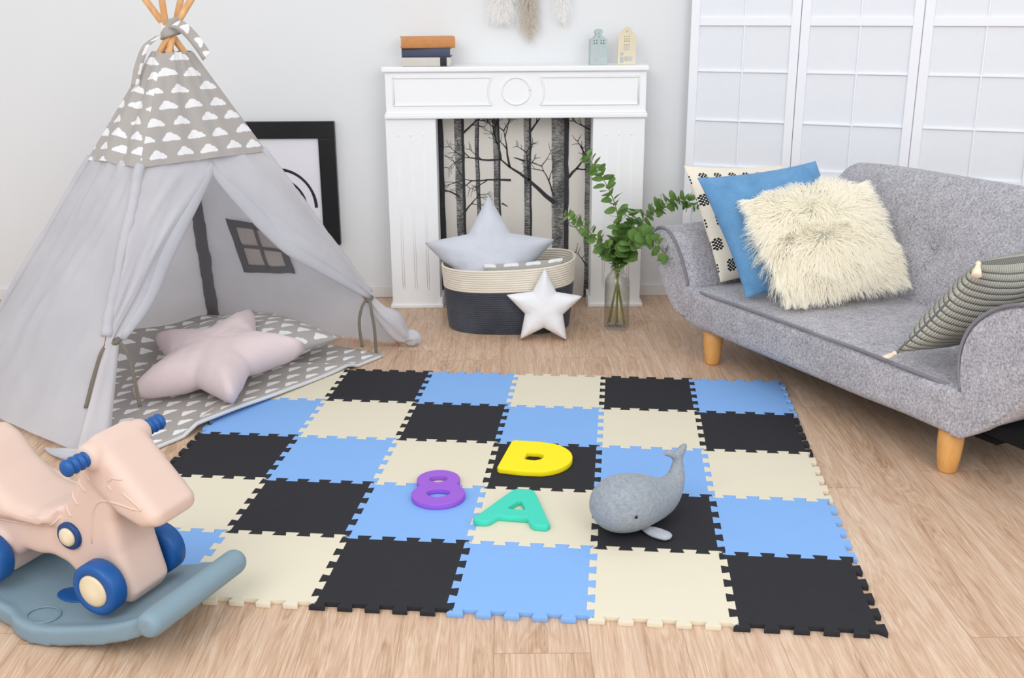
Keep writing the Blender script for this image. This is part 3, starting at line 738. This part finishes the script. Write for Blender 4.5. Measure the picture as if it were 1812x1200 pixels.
#@@PART3
# ------------------------------------------------------------------ teepee play tent
TA=V((-1.09,3.53,1.17)); TN=V((-1.25,2.82,0)); TR_=V((-.408,3.82,0)); TB=V((-1.22,4.15,0)); TL_=V((-1.877,3.316,0))
def pole(P,t,ro=.010): return P.lerp(TA,t)+V((P.x-TA.x,P.y-TA.y,0)).normalized()*ro
t=thing('teepee_tent','grey fabric teepee play tent with cloud print top and tied back door flaps','play tent',(-1.23,3.5,0))
tent=t
cen=V((-1.19,3.5,.4))
for P in (TN,TR_,TB,TL_):
    d=(TA-P).normalized(); side=d.cross(V((0,0,1))).normalized(); off=side*.013
    a=P+d*.012; inn=V((cen.x-P.x,cen.y-P.y,0)).normalized()*.02
    bm=bmesh.new(); pts=[a+inn*.55,a.lerp(TA,.8)+inn*.55,TA+off*.8+inn*.5,TA+off*.8+inn*.5+d*.20]; tube(bm,[pts[0].lerp(pts[1],k/6) for k in range(7)]+pts[2:],.0108,10); ob('pole',bm,M_pole,t)
def outn(P,Q):
    n=(Q-P).cross(TA-P).normalized(); m=(P+Q)/2-cen; m.z=0
    return n if n.dot(m)>0 else -n
def panel(P,Q,t0,t1,bulge,wrk,off=0,nu=34,nv=44,uvf=None,thick=0,seed=0,diag=0,z0=0):
    n=outn(P,Q)
    def f(s,v):
        tt=t0+(t1-t0)*v; p=pole(P,tt,.010+off*.8).lerp(pole(Q,tt,.010+off*.8),s)
        e=math.sin(PI*s)**.6 if 0<s<1 else 0
        w=ns(s*4+tt*diag,tt*1.6+seed,seed)+.5*ns(s*9+tt*diag*2,tt*3,seed+5)
        w2=ns(s*14+seed,tt*2.2,seed+9)*.35
        p=p+n*(off*e+bulge*e*(1-tt)+wrk*(w+w2)*(.04+.96*e))
        if t0<.1: p.z=max(p.z,.004+z0)
        return p
    return grid(f,nu,nv,uvf(P,Q,t0,t1) if uvf else None,thick=thick)
def uvp(P,Q,t0,t1):
    L=(TA-(P+Q)/2).length; W=(P-Q).length
    return lambda s,v:((s-.5)*W*(1-(t0+(t1-t0)*v))*1.0+P.x*3.1,(t0+(t1-t0)*v)*L*1.0)
for nm,P,Q,b,w,sd,dg in (('side_panel',TL_,TN,.035,.024,2,-4.5),('rear_panel',TR_,TB,.0,.004,5,1),('rear_panel',TB,TL_,.02,.008,8,1)):
    ob(nm,panel(P,Q,.005,.66,b,w,0,seed=sd,diag=dg,z0=.03 if P is TB else 0),M_tent,t)
for P,Q,sd in ((TN,TR_,1),(TL_,TN,2),(TR_,TB,3),(TB,TL_,4)):
    n=outn(P,Q)
    ob('cloud_top',panel(P,Q,.652,.937,.012,.014,.009,30,30,uvp,seed=sd+20,diag=1.2),M_cloud,t,label='grey cloud print top panel')
nF=outn(TN,TR_)
def curve(pts,z):
    for a,b in zip(pts,pts[1:]):
        if a[2]>=z>=b[2]: return V(a).lerp(V(b),(a[2]-z)/(a[2]-b[2]))
    return V(pts[0]) if z>pts[0][2] else V(pts[-1])
CL=spl([(-.990,3.478,.80),(-.984,3.461,.737),(-1.04,3.344,.62),(-1.09,3.231,.498),(-1.128,3.133,.379),(-1.178,3.031,.284)],30)
CR=spl([(-.990,3.478,.80),(-.984,3.461,.737),(-.898,3.504,.608),(-.789,3.565,.458),(-.691,3.637,.36),(-.524,3.763,.203)],30)
for C_,P,zb,sd in ((CL,TN,.284,1),(CR,TR_,.203,4)):
    def f(s,v):
        z=.778+(zb-.778)*v; a=pole(P,z/1.17); b=curve(C_,z); p=a.lerp(b,s)
        return p+nF*(.018*math.sin(PI*s)*math.sin(PI*min(1,v*1.05)) +.014*ns(s*3+v*3,v*2.5,sd)+.006*ns(s*8+v*6,v*4,sd+3)*math.sin(PI*min(1,s+.1))*sm(.78,.70,z)+.001+.012*sm(.775,.70,z))
    ob('door_flap',grid(f,26,44),M_tent,t)
    bm=bmesh.new(); pts=[V(p)+nF*.008 for p in C_[5:]]; n=len(pts)
    tube(bm,pts,[(.005+.024*math.sin(PI*min(1,(k/(n-1)))**.8)**.8+.002*ns(k*.4,sd))+.004*(k/(n-1)) for k in range(n)],12,True,.5,nF)
    ob('rolled_hem',bm,M_tent,t)
# sleeves over the poles
for P,m,t0,t1,r in ((TN,M_tent,.26,.66,.0155),(TR_,M_tent,.19,.66,.012),(TL_,M_tent,.02,.66,.012),(TB,M_trim,.01,.66,.0235)):
    bm=bmesh.new(); d=V((cen.x-P.x,cen.y-P.y,0)).normalized()*(.020 if P is TB else -.002)
    tube(bm,[pole(P,t0+(t1-t0)*k/40)+d+V((.004*ns(k*.3,r*99),.004*ns(k*.3,5),0)) for k in range(41)],[r*(1+.22*ns(k*.55,r*50)) for k in range(41)],12)
    ob('pole_sleeve',bm,m,t,label='dark grey seam sleeve' if P is TB else None)
# gathered cloth below the near tie
def f(s,v):
    z=.285*(1-v)+.014*v; a=pole(TN,z/1.17); top=V((-1.185,3.015,.285))
    L_=V((-1.215,2.985,.285)).lerp(V((-1.268,2.80,.014)),v); R2=top.lerp(V((-1.195,2.885,.014)),v)
    k=v**.7
    p=L_.lerp(R2,s); return p+nF*(.012+.035*math.sin(PI*s)*k+.008*math.sin(s*9+v*2)*k)+V((0,0,.0))
ob('gathered_flap',grid(f,20,26),M_tent,t)
def gather(pts,rad,sd,vox=.006):
    bm=bmesh.new(); n=48; P=spl([(*p,r) for p,r in zip(pts,rad)],n); rings=[]; S=28
    pv=[V(p[:3]) for p in P]
    N=V((0,0,1))
    for i in range(n+1):
        T=(pv[min(n,i+1)]-pv[max(0,i-1)]).normalized(); N=(N-T*N.dot(T)).normalized(); Bn=T.cross(N)
        rings.append([bm.verts.new(pv[i]+(N*math.cos(2*PI*k/S)+Bn*math.sin(2*PI*k/S))*P[i][3]*(1+.28*ns(k*.55+sd,i*.045,sd)+.16*math.sin(k*2*PI/S*5+i*.05))) for k in range(S)])
    for a,b in zip(rings,rings[1:]):
        for k in range(S): bm.faces.new((a[k],a[(k+1)%S],b[(k+1)%S],b[k]))
    bm.faces.new(rings[0][::-1]); bm.faces.new(rings[-1])
    for v in bm.verts: v.co.z=max(v.co.z,.004)
    return bm
ob('gathered_flap',gather([(-.530,3.762,.205),(-.495,3.775,.150),(-.455,3.795,.105),(-.425,3.81,.055),(-.402,3.818,.03)],[.013,.026,.040,.034,.022],3),M_tent,t)
ob('hem_bunch',gather([(-.405,3.818,.034),(-.385,3.818,.032),(-.362,3.812,.03),(-.345,3.808,.024)],[.018,.028,.026,.006],8),M_tent,t)
ob('hem_bunch',gather([(-1.225,2.80,.010),(-1.27,2.785,.011),(-1.325,2.81,.008),(-1.37,2.85,.006)],[.012,.018,.012,.004],5),M_tent,t)
# inside window on the rear panel
W=[V((-1.047,3.841,.498)),V((-.835,3.768,.476)),V((-.808,3.855,.283)),V((-1.022,3.942,.269))]
nR=-outn(TR_,TB)
def wp(u,v): 
    p=(W[0]*(1-u)+W[1]*u)*(1-v)+(W[3]*(1-u)+W[2]*u)*v
    return p+nR*.012+V((.003*ns(u*5,v*4,2),0,.004*ns(u*4,v*5,7)))
def wstrip(u0,v0,u1,v1,off=0):
    return grid(lambda a,b:wp(u0+(u1-u0)*a,v0+(v1-v0)*b)+nR*off,12,12,thick=.002)
wf=None
for q in ((0,0,1,.13),(0,.87,1,1),(0,.0,.13,1),(.87,0,1,1)):
    o=ob('window_trim',wstrip(*q),M_trim,t,label='dark grey window trim')
    wf=wf or o
for q in ((.475,.1,.525,.9),(.1,.475,.9,.525)): ob('window_bar',wstrip(*q,.002),M_trim,t,label='dark grey window crossbar')
ob('window_pane',wstrip(.1,.1,.9,.9,-.004),cloth('pane_cloth',(214,208,203),None,900,.95,.2,.2),t,label='pale cloth behind the window bars')
# top tie and ribbons
def uvb(s,v): return (s*.2,v*.05+.01)
ob('tie_band',grid(lambda s,v:TA+V(((.031+.006*ns(s*6,v*3))*math.cos(2*PI*s),(.031+.005*ns(s*5,v*3,4))*math.sin(2*PI*s),.028-.052*v+.01*math.cos(2*PI*s))),40,8,uvb,thick=.003),M_cloud,t)
def ribbon(name,pts,w,m,side=(1,0,0),par=None,uvs=True):
    P=[V(p) for p in spl(pts,24)]; S=V(side).normalized()
    return ob(name,grid(lambda u,v:P[round(u*24)]+S*w*(v-.5)+V((0,.004*ns(u*4,v),0)),24,3,(lambda u,v:(u*.3,v*w)) if uvs else None,thick=.0022),m,par or tent)
ribbon('tie_end',[(-1.07,3.49,1.185),(-1.035,3.47,1.178),(-.995,3.465,1.135),(-.962,3.46,1.085)],.036,M_cloud,(.75,0,.6))
ribbon('tie_end',[(-1.115,3.49,1.15),(-1.15,3.46,1.12),(-1.175,3.44,1.06),(-1.19,3.43,1.0)],.026,M_cloud,(.8,.3,.1))
for pts,sd in (([(-1.175,3.0,.285),(-1.150,2.985,.262),(-1.135,2.975,.20),(-1.122,2.965,.09)],(1,.3,0)),([(-1.205,2.985,.285),(-1.215,2.955,.262),(-1.232,2.92,.20),(-1.25,2.88,.12)],(1,.3,0)),
      ([(-.535,3.745,.205),(-.552,3.725,.175),(-.562,3.715,.12),(-.555,3.712,.03)],(1,0,0)),([(-.525,3.74,.205),(-.515,3.715,.17),(-.505,3.70,.10),(-.503,3.70,.004)],(1,.2,0))):
    ribbon('tie_ribbon',pts,.011,M_ribbon,sd,uvs=False)
for p,ax in (((-1.19,3.005,.285),(.2,.3,-1)),((-.528,3.757,.205),(.5,.3,-1))):
    bm=bmesh.new(); lathe(bm,[(.017,-.006),(.02,0),(.017,.006)],p,16,ax); ob('tie_cord',bm,M_ribbon,t)
# ------------------------------------------------------------------ printed floor mat of the tent
MA,MB_,MC,MD=V((-1.08,2.795,0)),V((-.479,3.677,0)),V((-1.17,4.07,0)),V((-1.76,3.36,0))
def mp(u,v):
    p=(MA*(1-u)+MB_*u)*(1-v)+(MD*(1-u)+MC*u)*v
    dx,dy=p.x+.88,p.y-3.546; lx,ly=cM*dx-sM*dy,sM*dx+cM*dy
    ins=sm(-.05,-.016,lx)*sm(.05,.016,ly)
    z=.0075+.0135*ins+.010*math.exp(-((v)/.05)**2)*ins*(.6+.6*math.sin(u*7))+.11*sm(.76,1,v)*sm(1.15,.85,u)*(.75+.25*math.sin(u*6))+.002*ns(u*6,v*6)
    return p+V((0,0,z))
bm=grid(mp,60,50,lambda u,v:(u*1.0+.4,v*.8+.3)); me=bake(tomesh(bm),[('SOLIDIFY',dict(thickness=.012,offset=0))])
t=thing('play_mat','grey padded tent floor mat printed with white clouds, overlapping the puzzle tiles','mat',(-1.1,3.4,0))
ob('printed_pad',me,M_cloudmat,t)
bm=bmesh.new(); tube(bm,[mp(k/40,0)+V((0,0,-.001)) for k in range(41)],.0062,8); tube(bm,[mp(1,k/20)+V((0,0,-.001)) for k in range(21)],.0062,8); ob('piping',bm,M_lgrey,t)
# ------------------------------------------------------------------ rocking horse
HO=V((-.787,1.948,0)); HM=frame(HO,(.917,-.399,0),(.399,.917,0))
t=thing('rocking_horse','peach plastic ride-on horse with blue wheels standing on a slate blue rocker','toy horse',HO)
horse=t
def hp(bm,prof,hw,bev): 
    b=bmesh.new(); prism(b,prof,lambda a,c:V((a,-hw,c)),V((0,2*hw,0)),bev,4); me=tomesh(b); bm.from_mesh(me); bpy.data.meshes.remove(me)
bm=bmesh.new()
hp(bm,[(-.055,.385),(-.02,.432),(.02,.40),(.022,.30),(.012,.26),(.018,.19),(.042,.10),(.026,.074),(-.05,.078),(-.09,.10),(-.13,.135),(-.18,.148),(-.20,.25),(-.13,.255),(-.10,.30),(-.07,.345)],.06,.02)
hp(bm,[(-.055,.415),(-.02,.440),(.012,.428),(.132,.298),(.130,.272),(.092,.258),(.03,.280),(-.04,.34)],.067,.026)
hp(bm,[(-.15,.245),(-.15,.152),(-.2,.142),(-.24,.145),(-.275,.12),(-.30,.076),(-.44,.076),(-.475,.13),(-.475,.25)],.064,.02)
hp(bm,[(-.125,.27),(-.19,.252),(-.25,.262),(-.31,.305),(-.35,.352),(-.39,.374),(-.43,.36),(-.475,.215),(-.3,.21),(-.135,.225)],.082,.03)
for s in (-1,1):
    ball(bm,(-.325,s*.05,.165),.06,(1.05,.5,.55))
lathe(bm,[(.018,-.083),(.027,-.079),(.03,-.06),(.03,.06),(.027,.079),(.018,.083)],(-.012,0,.405),24,(0,1,0))
bo=ob('body',xf(blob(bm,.005,9),HM),M_horse,t)
bm=bmesh.new()
def groove(pts,y=-.0655,r=.0022): tube(bm,[V((a,y,b)) for a,b in pts],r,8)
GR=[(1,[(-.0422,.362),(-.024,.3495)]),(1,[(-.0677,.343),(-.0452,.3185)]),(1,[(-.0914,.31),(-.0703,.285)]),(1,[(-.1132,.28),(-.0938,.254)]),
 (0,[(.0236,.357),(.0367,.3679),(.0574,.3644)]),(0,[(.0238,.3498),(.0307,.3389)]),(0,[(.0565,.340),(.078,.326),(.0986,.3105),(.094,.3075)]),
 (1,spl([(-.0486,.2018),(-.0409,.2479),(-.031,.2814),(-.014,.3033),(.0167,.312)],16)),(0,spl([(.0167,.313),(.045,.313),(.094,.3075)],8))]
from mathutils.bvhtree import BVHTree
bv=BVHTree.FromPolygons([v.co for v in bo.data.vertices],[tuple(p.vertices) for p in bo.data.polygons])
def onbody(a,c,s):
    h=bv.ray_cast(HM@V((a,s*.25,c)),(HM.to_3x3()@V((0,-s,0))).normalized()); return h[0]+(HM.to_3x3()@V((0,s,0)))*-.0006 if h[0] else HM@V((a,s*.05,c))
for fl,g_ in GR:
    g_=spl(g_,10) if len(g_)==2 else ([q for i in range(len(g_)-1) for q in [tuple(V(g_[i]).lerp(V(g_[i+1]),k/5)) for k in range(5)]]+[g_[-1]] if len(g_)<7 else g_)
    for s in (-1,1): tube(bm,[onbody(a,c,s) for a,c in g_],[.0009]+[.0027]*(len(g_)-2)+[.0009],8)
tube(bm,[onbody(x,z,-1) for x,z in spl([(-.40,.222),(-.3,.214),(-.2,.217),(-.15,.228),(-.126,.246)],40)],.0022,8)
ob('embossed_line',bm,M_horse,t)
bm=bmesh.new()
for s in (-1,1):
    prof=[(.0,.128)]; n=26
    for k in range(n): 
        f=k/(n-1); prof.append((.0155+.003*math.cos(f*2*PI*4)-.0006, .126-.062*f))
    prof=[(.008,.136),(.0165,.130)]+prof[1:]
    b=bmesh.new(); lathe(b,[(r,s*z) for r,z in prof],(-.012,0,.405),20,(0,1,0)); bmesh.ops.transform(b,matrix=HM,verts=b.verts); bmesh.ops.recalc_face_normals(b,faces=b.faces)
    ob('handle',b,M_hblue,t,label='blue ribbed handle grip')
bm.free()
for x in (-.012,-.318):
    for s in (-1,1):
        b=bmesh.new(); lathe(b,[(.03,-.021),(.050,-.021),(.056,-.015),(.056,.015),(.050,.021),(.036,.021),(.034,.017),(.0,.017)],(x,s*.088,.128),32,(0,s,0)); bmesh.ops.transform(b,matrix=HM,verts=b.verts)
        wh=ob('wheel',b,M_hblue,t,label='blue plastic wheel')
        b=bmesh.new(); lathe(b,[(.0355,.0),(.0345,.021),(.028,.0245),(.0,.0255)],(x,s*.088,.128),28,(0,s,0)); bmesh.ops.transform(b,matrix=HM,verts=b.verts)
        ob('hub_cap',b,M_hbeige,wh,label='beige hub cap')
for s in (-1,1):
    b=bmesh.new(); lathe(b,[(.030,-.012),(.030,.004),(.027,.007),(.0,.007)],(-.104,s*.062,.211),28,(0,s,0)); bmesh.ops.transform(b,matrix=HM,verts=b.verts); bt=ob('side_button',b,M_hnavy,t,label='navy round side button')
    b=bmesh.new(); lathe(b,[(.0205,.0),(.0200,.010),(.016,.0135),(.0,.0145)],(-.104,s*.062,.211),24,(0,s,0)); bmesh.ops.transform(b,matrix=HM,verts=b.verts); ob('button_cap',b,M_hbeige,bt,label='beige button cap')
bm=bmesh.new()
hw=spl([(.14,.118),(.09,.132),(.03,.138),(-.04,.142),(-.09,.152),(-.15,.160),(-.20,.150),(-.235,.134),(-.30,.132),(-.40,.138),(-.47,.13),(-.51,.10)],60)
def zb(x): return .82*(x+.165)**2
n=len(hw); L0=[];rings=[]
for x,w_ in hw:
    z=zb(x); rings.append([bm.verts.new((x,y*w_,z+dz)) for y,dz in ((-1,.002),(-1,.042),(-.9,.045),(-.82,.040),(.82,.040),(.9,.045),(1,.042),(1,.002))])
for a,b in zip(rings,rings[1:]):
    for k in range(8): bm.faces.new((a[k],b[k],b[(k+1)%8],a[(k+1)%8]))
bm.faces.new(rings[0]); bm.faces.new(rings[-1][::-1]); bmesh.ops.recalc_face_normals(bm,faces=bm.faces)
b=bmesh.new(); P=[(.150,-.146+.292*k/20,.108) for k in range(21)]
tube(b,P,[.022 if k in (0,20) else .028 for k in range(21)],16); tube(b,[(.128,-.1,.095),(.128,.1,.095)],.022,12)
me=tomesh(b); bm.from_mesh(me)
rk=blob(bm,.0055,8); mz=min(v.co.z for v in rk.vertices); xf(rk,Matrix.Translation((0,0,.0006-mz))); ob('rocker_board',xf(rk,HM),M_board,t,label='slate blue rocker board')
b=bmesh.new(); 
tube(b,[HM@V((-.155+.036*math.cos(a),-.112+.030*math.sin(a),zb(-.155+.036*math.cos(a))+.0415)) for a in [2*PI*k/32 for k in range(34)]],.0016,6,False)
ob('embossed_disc',b,M_board,t)
b=bmesh.new(); ball(b,(-.155,-.025,zb(-.155)+.040),.045,(1,.62,.12)); bmesh.ops.transform(b,matrix=HM,verts=b.verts); ob('footwell_plug',b,M_hblue,t,label='blue plug in the rocker board')
#@@PART4
# ------------------------------------------------------------------ sofa
SO=V((.715,3.583,0)); Se=V((.465,-.885,0)).normalized(); Sb=V((.885,.465,0)).normalized()
def S(u,v,z): return SO+Se*u+Sb*v+V((0,0,z))
t=thing('sofa','grey tweed sofa with flared arms and tapered wooden legs before the white screen','sofa',SO)
sofa=t
SM=frame(SO,Se,Sb)
def softbox(c,h,r,n=(24,16,8),disp=None,M=None):
    bm=bmesh.new(); bmesh.ops.create_cube(bm,size=2); bm.free(); bm=bmesh.new()
    def co(k,n): 
        x=2*k/n-1; return math.sin(x*PI/2)
    idx={}
    def vert(i,j,k):
        if (i,j,k) in idx: return idx[(i,j,k)]
        p=V((co(i,n[0])*h[0],co(j,n[1])*h[1],co(k,n[2])*h[2])); q=V([max(-(h[a]-r[a]),min(h[a]-r[a],p[a])) for a in range(3)]); d=V([(p[a]-q[a])/r[a] for a in range(3)])
        l=max(abs(x) for x in d)
        if l>1e-6: d=d.normalized()*l
        p=q+V([d[a]*r[a] for a in range(3)])
        if disp: p=disp(p)
        p=p+V(c)
        idx[(i,j,k)]=bm.verts.new(M@p if M else p); return idx[(i,j,k)]
    for ax in range(3):
        a,b=[x for x in range(3) if x!=ax]
        for side in (0,n[ax]):
            for i in range(n[a]):
                for j in range(n[b]):
                    q=[]
                    for di,dj in ((0,0),(1,0),(1,1),(0,1)):
                        k=[0,0,0]; k[ax]=side; k[a]=i+di; k[b]=j+dj; q.append(vert(*k))
                    try: bm.faces.new(q)
                    except ValueError: pass
    bmesh.ops.recalc_face_normals(bm,faces=bm.faces); return bm
def seatd(p):
    if p.z>0: p=p+V((0,0,.014*(1-(p.x/.6)**2)*(1-(p.y/.36)**2)+.004*ns(p.x*5,p.y*5,1)-.004))
    if p.z<0: p=p+V((0,0,.004*ns(p.x*4,2)))
    return p+V((0,.004*ns(p.x*6,p.z*9),0))
ob('seat',softbox((.498,.30,.198),(.592,.35,.072),(.035,.035,.022),(44,28,12),seatd,SM),M_sofa,t)
bm=bmesh.new(); tube(bm,[S(.498+.572*x,-.046-.004*ns(x*4,1)+.03*abs(x)**14,.266+.006*(1-x*x)-.012*abs(x)**10) for x in [k/30-1 for k in range(61)]],.0058,8); ob('piping',bm,M_pipe,t,label='darker piping along the seat edge')
bt_pos=[(-.36,.02),(-.02,.02),(.33,.02)]
def backd(p):
    if p.y<0:
        d=.02*(1-(p.x/.62)**2)*(1-(p.z/.30)**2)
        for bx,bz in bt_pos: q=((p.x-bx)**2+(p.z-bz)**2); d-=.030*math.exp(-q/.0016)+.010*math.exp(-q/.012)
        p=p-V((0,d+.004*ns(p.x*4,p.z*4,3),0))
    f=sm(.05,.26,p.z)
    return V((p.x*(1-.05*f),p.y*(1-.15*f),p.z-.02*(abs(p.x)/.56)**4*f))
BK=SM@Matrix.Translation((.475,.605,.425))@Matrix.Rotation(-.23,4,'X')
ob('backrest',softbox((0,0,0),(.58,.075,.265),(.08,.06,.09),(60,10,36),backd,BK),M_sofa,t)
for bx,bz in bt_pos[1:2]:
    b=bmesh.new(); ball(b,BK@V((bx,-.066,bz)),.011,(1,1,1),14,8); ob('tuft_button',b,M_sofa,t)
def arm(prof,v0,v1,pipe):
    b=bmesh.new(); P=spl(prof+[prof[0]],len(prof)*5)[:-1]
    prism(b,P,lambda a,c:S(a,v0,c),Sb*(v1-v0),0)
    es=[e for e in b.edges if abs((e.verts[0].co-e.verts[1].co).dot(Sb))<1e-4]
    bmesh.ops.bevel(b,geom=es,offset=.012,segments=3,affect='EDGES'); 
    bmesh.ops.subdivide_edges(b,edges=[e for e in b.edges if abs((e.verts[0].co-e.verts[1].co).dot(Sb))>.1],cuts=8)
    for v in b.verts: 
        n_=ns(v.co.x*9,v.co.y*9,v.co.z*9); v.co+=Se*.003*n_
    a=ob('arm',b,M_sofa,t)
    for f in a.data.polygons: f.use_smooth=len(f.vertices)<6
    b=bmesh.new(); tube(b,[S(x,v0+.004,z) for x,z in spl(pipe,30)],.005,8); ob('arm_piping',b,M_pipe,a); return a
arm([(-.075,.155),(-.088,.262),(-.118,.33),(-.165,.405),(-.225,.452),(-.285,.455),(-.325,.425),(-.318,.375),(-.27,.27),(-.205,.185),(-.14,.15)],-.048,.44,[(-.098,.275),(-.125,.335),(-.17,.402),(-.228,.45),(-.285,.453),(-.322,.425)])
arm([(1.112,.19),(1.080,.262),(1.066,.34),(1.074,.405),(1.106,.462),(1.17,.512),(1.25,.538),(1.33,.53),(1.352,.48),(1.32,.39),(1.235,.235),(1.165,.185)],-.048,.44,[(1.085,.26),(1.069,.34),(1.076,.404),(1.107,.461),(1.17,.511),(1.25,.536),(1.33,.528)])
b=bmesh.new(); prism(b,[(1.06,.258),(1.085,.262),(1.20,.205),(1.155,.165),(1.10,.128),(1.065,.13)],lambda a,c:S(a,-.046,c),Sb*.44,.008,2); ob('gusset',b,M_sofa,t,False)
b=bmesh.new(); prism(b,[(-.06,.255),(-.10,.235),(-.14,.175),(-.10,.14),(-.06,.132)],lambda a,c:S(a,-.044,c),Sb*.44,.008,2); ob('gusset',b,M_sofa,t,False)
b=bmesh.new(); vs_=box(b,(-.10,.03,.118),(1.16,.62,.134)); [setattr(v,'co',SM@v.co) for v in vs_]; vs_=box(b,(1.1,.0,.15),(1.28,.42,.185)); [setattr(v,'co',SM@v.co) for v in vs_]; ob('underside',b,M_under,t,False,label='black lining under the seat')
for u,v in ((0,.005),(1.037,.005),(0,.56),(1.037,.56)):
    b=bmesh.new(); lathe(b,[(.0,0.0004),(.021,.0004),(.0255,.006),(.031,.045),(.0345,.085),(.0345,.135),(.0,.135)],S(u,v,0),24,capped=False); bmesh.ops.remove_doubles(b,verts=b.verts,dist=1e-5); ob('leg',b,M_leg,t,label='tapered wooden leg')
# ------------------------------------------------------------------ sofa cushions
bm=square_cushion((.747,3.648,.285),(.629,3.84,.674),(1.037,4.027,.644),(1.155,3.835,.285),.055,pinch=.05)
tag(ob('cushion',bm,[M_hash,M_hash]),'cream cushion with black hash marks at the left end of the sofa, rearmost','cushion')
bm=square_cushion((.79,3.42,.290),(.632,3.575,.672),(1.064,3.690,.71),(1.222,3.535,.328),.065,pinch=.06,wr_=.008)
tag(ob('cushion',bm,[M_blue,M_blue]),'denim blue linen cushion between the cream and the fluffy cushions on the sofa','cushion')
FC=[V(p) for p in ((.90,3.33,.335),(.805,3.50,.60),(1.18,3.59,.635),(1.285,3.42,.370))]
t=thing('fur_cushion','fluffy cream long-haired fur cushion at the front on the sofa','cushion',(FC[0]+FC[3])/2)
ob('pad',square_cushion(*FC,.055,n=20),M_fur,t)
bm=bmesh.new(); N_=(FC[3]-FC[0]).cross(FC[1]-FC[0]).normalized()
ex=(FC[3]-FC[0]).normalized(); ey=(FC[1]-FC[0]).normalized()
rnd=random.Random(11)
def furpt(u,v,sd):
    p=(FC[0]*(1-u)+FC[3]*u)*(1-v)+(FC[1]*(1-u)+FC[2]*u)*v
    a,b=2*u-1,2*v-1; h_=.055*max(0,1-abs(a)**2.6)**.55*max(0,1-abs(b)**2.6)**.55
    return p+N_*h_*sd
for i in range(12000):
    sd=1 if rnd.random()<.8 else -1
    u,v=rnd.random(),rnd.random()
    if rnd.random()<.22:
        k=rnd.randrange(4); u,v=((u,.015),(u,.985),(.015,v),(.985,v))[k]
    p=furpt(u,v,sd); a,b=2*u-1,2*v-1
    cl=V((ns(u*5,v*5,3),ns(u*5,v*5,7)))*.9   # clumps share a direction
    du=a*1.0+cl.x; dv=b*.9+cl.y-.25
    d=(ex*du+ey*dv+N_*sd*(.42 if sd>0 else .3)).normalized()
    L=rnd.uniform(.045,.075); P=[]; ph=rnd.uniform(0,6.28); am=rnd.uniform(.001,.004); s1=d.orthogonal().normalized(); s2=d.cross(s1)
    for k in range(7):
        s=k/6; q=p+d*L*s+s1*am*math.sin(ph+s*9)*s*2+s2*am*math.cos(ph+s*9)*s*2+V((0,0,-.022*s*s))+(ex*cl.x+ey*cl.y)*.016*s*s
        if q.z<.289: q.z=.289+rnd.uniform(0,.004)
        P.append(q)
    strand(bm,P,[.0015,.0015,.0014,.0013,.001,.0007,.0002],N_*sd+ey*.2)
ob('fur',bm,M_fur,t)
# knitted cushion on the right arm
KA,KB=V((1.075,2.800,.302)),V((1.19,2.615,.605)); Kd=V((.95,.32,.06)).normalized()*.42
t=thing('knit_cushion','grey ribbed knit cushion with cream tassels slumped against the right sofa arm','cushion',KA)
KC,KD=KB+Kd,KA+Kd*.9
bm=square_cushion(KA,KB,KC,KD,.066,n=32,pinch=.10,wr_=.006)
for v in bm.verts: v.co.z=max(v.co.z,.293)
bm.verts.ensure_lookup_table(); KE=[v.co.copy() for v in sorted({v for e in bm.edges if e.is_manifold and len({f.material_index for f in e.link_faces})==2 for v in e.verts},key=lambda v:v.co.z) if (v.co-KA).dot(Kd.normalized())<.06]
ob('knitted_cover',bm,[M_knit,M_knit],t)
b=bmesh.new(); tube(b,[bm_e for bm_e in KE],.0035,6); ob('seam',b,M_trim,t,label='dark seam along the cushion edge')
for p,d in ((KA,(-.55,-.25,-.25)),(KB,(-.25,-.5,-.45))):
    b=bmesh.new(); d=V(d).normalized(); p=V(p)
    ball(b,p+d*.004,.007); lathe(b,[(.004,.006),(.006,.01),(.011,.03),(.013,.042),(.008,.044)],p,14,d)
    for v in b.verts: v.co.z=max(v.co.z,.2935)
    ob('tassel',b,M_tassel,t,label='cream tassel')
# ------------------------------------------------------------------ camera and light
cam=bpy.data.cameras.new('camera'); co=link(bpy.data.objects.new('camera',cam)); SC.camera=co
cam.sensor_width=36; cam.lens=1865.12/1812*36; cam.clip_start=.05
pit,roll=.309735,-.0066605
Rd=Matrix.Rotation(PI/2-pit,4,'X')
co.matrix_world=Matrix.Translation((0,0,1.24553))@Rd@Matrix.Rotation(roll,4,'Z')
def area(name,loc,target,size,energy,color=(1,1,1),sy=None):
    l=bpy.data.lights.new(name,'AREA'); l.energy=energy; l.color=color; l.size=size; l.shape='RECTANGLE'; l.size_y=sy or size
    o=link(bpy.data.objects.new(name,l)); o.location=loc; o.rotation_euler=(V(target)-V(loc)).to_track_quat('-Z','Y').to_euler(); return o
area('window_daylight',(-1.3,-.4,2.9),(.2,3.4,.2),2.2,62,(1,.99,.98))
area('studio_softbox',(1.5,-.7,2.3),(-.5,3.6,.4),1.8,46,(.98,.99,1))
w=bpy.data.worlds.new('world'); SC.world=w; w.use_nodes=True; w.node_tree.nodes['Background'].inputs[0].default_value=(.96,.98,1,1); w.node_tree.nodes['Background'].inputs[1].default_value=.92
vs=SC.view_settings; vs.view_transform='Standard'; vs.look='None'; vs.gamma=1; vs.use_curve_mapping=False; vs.exposure=.06

SC.cycles.diffuse_bounces=8; SC.cycles.max_bounces=16; SC.cycles.transmission_bounces=12
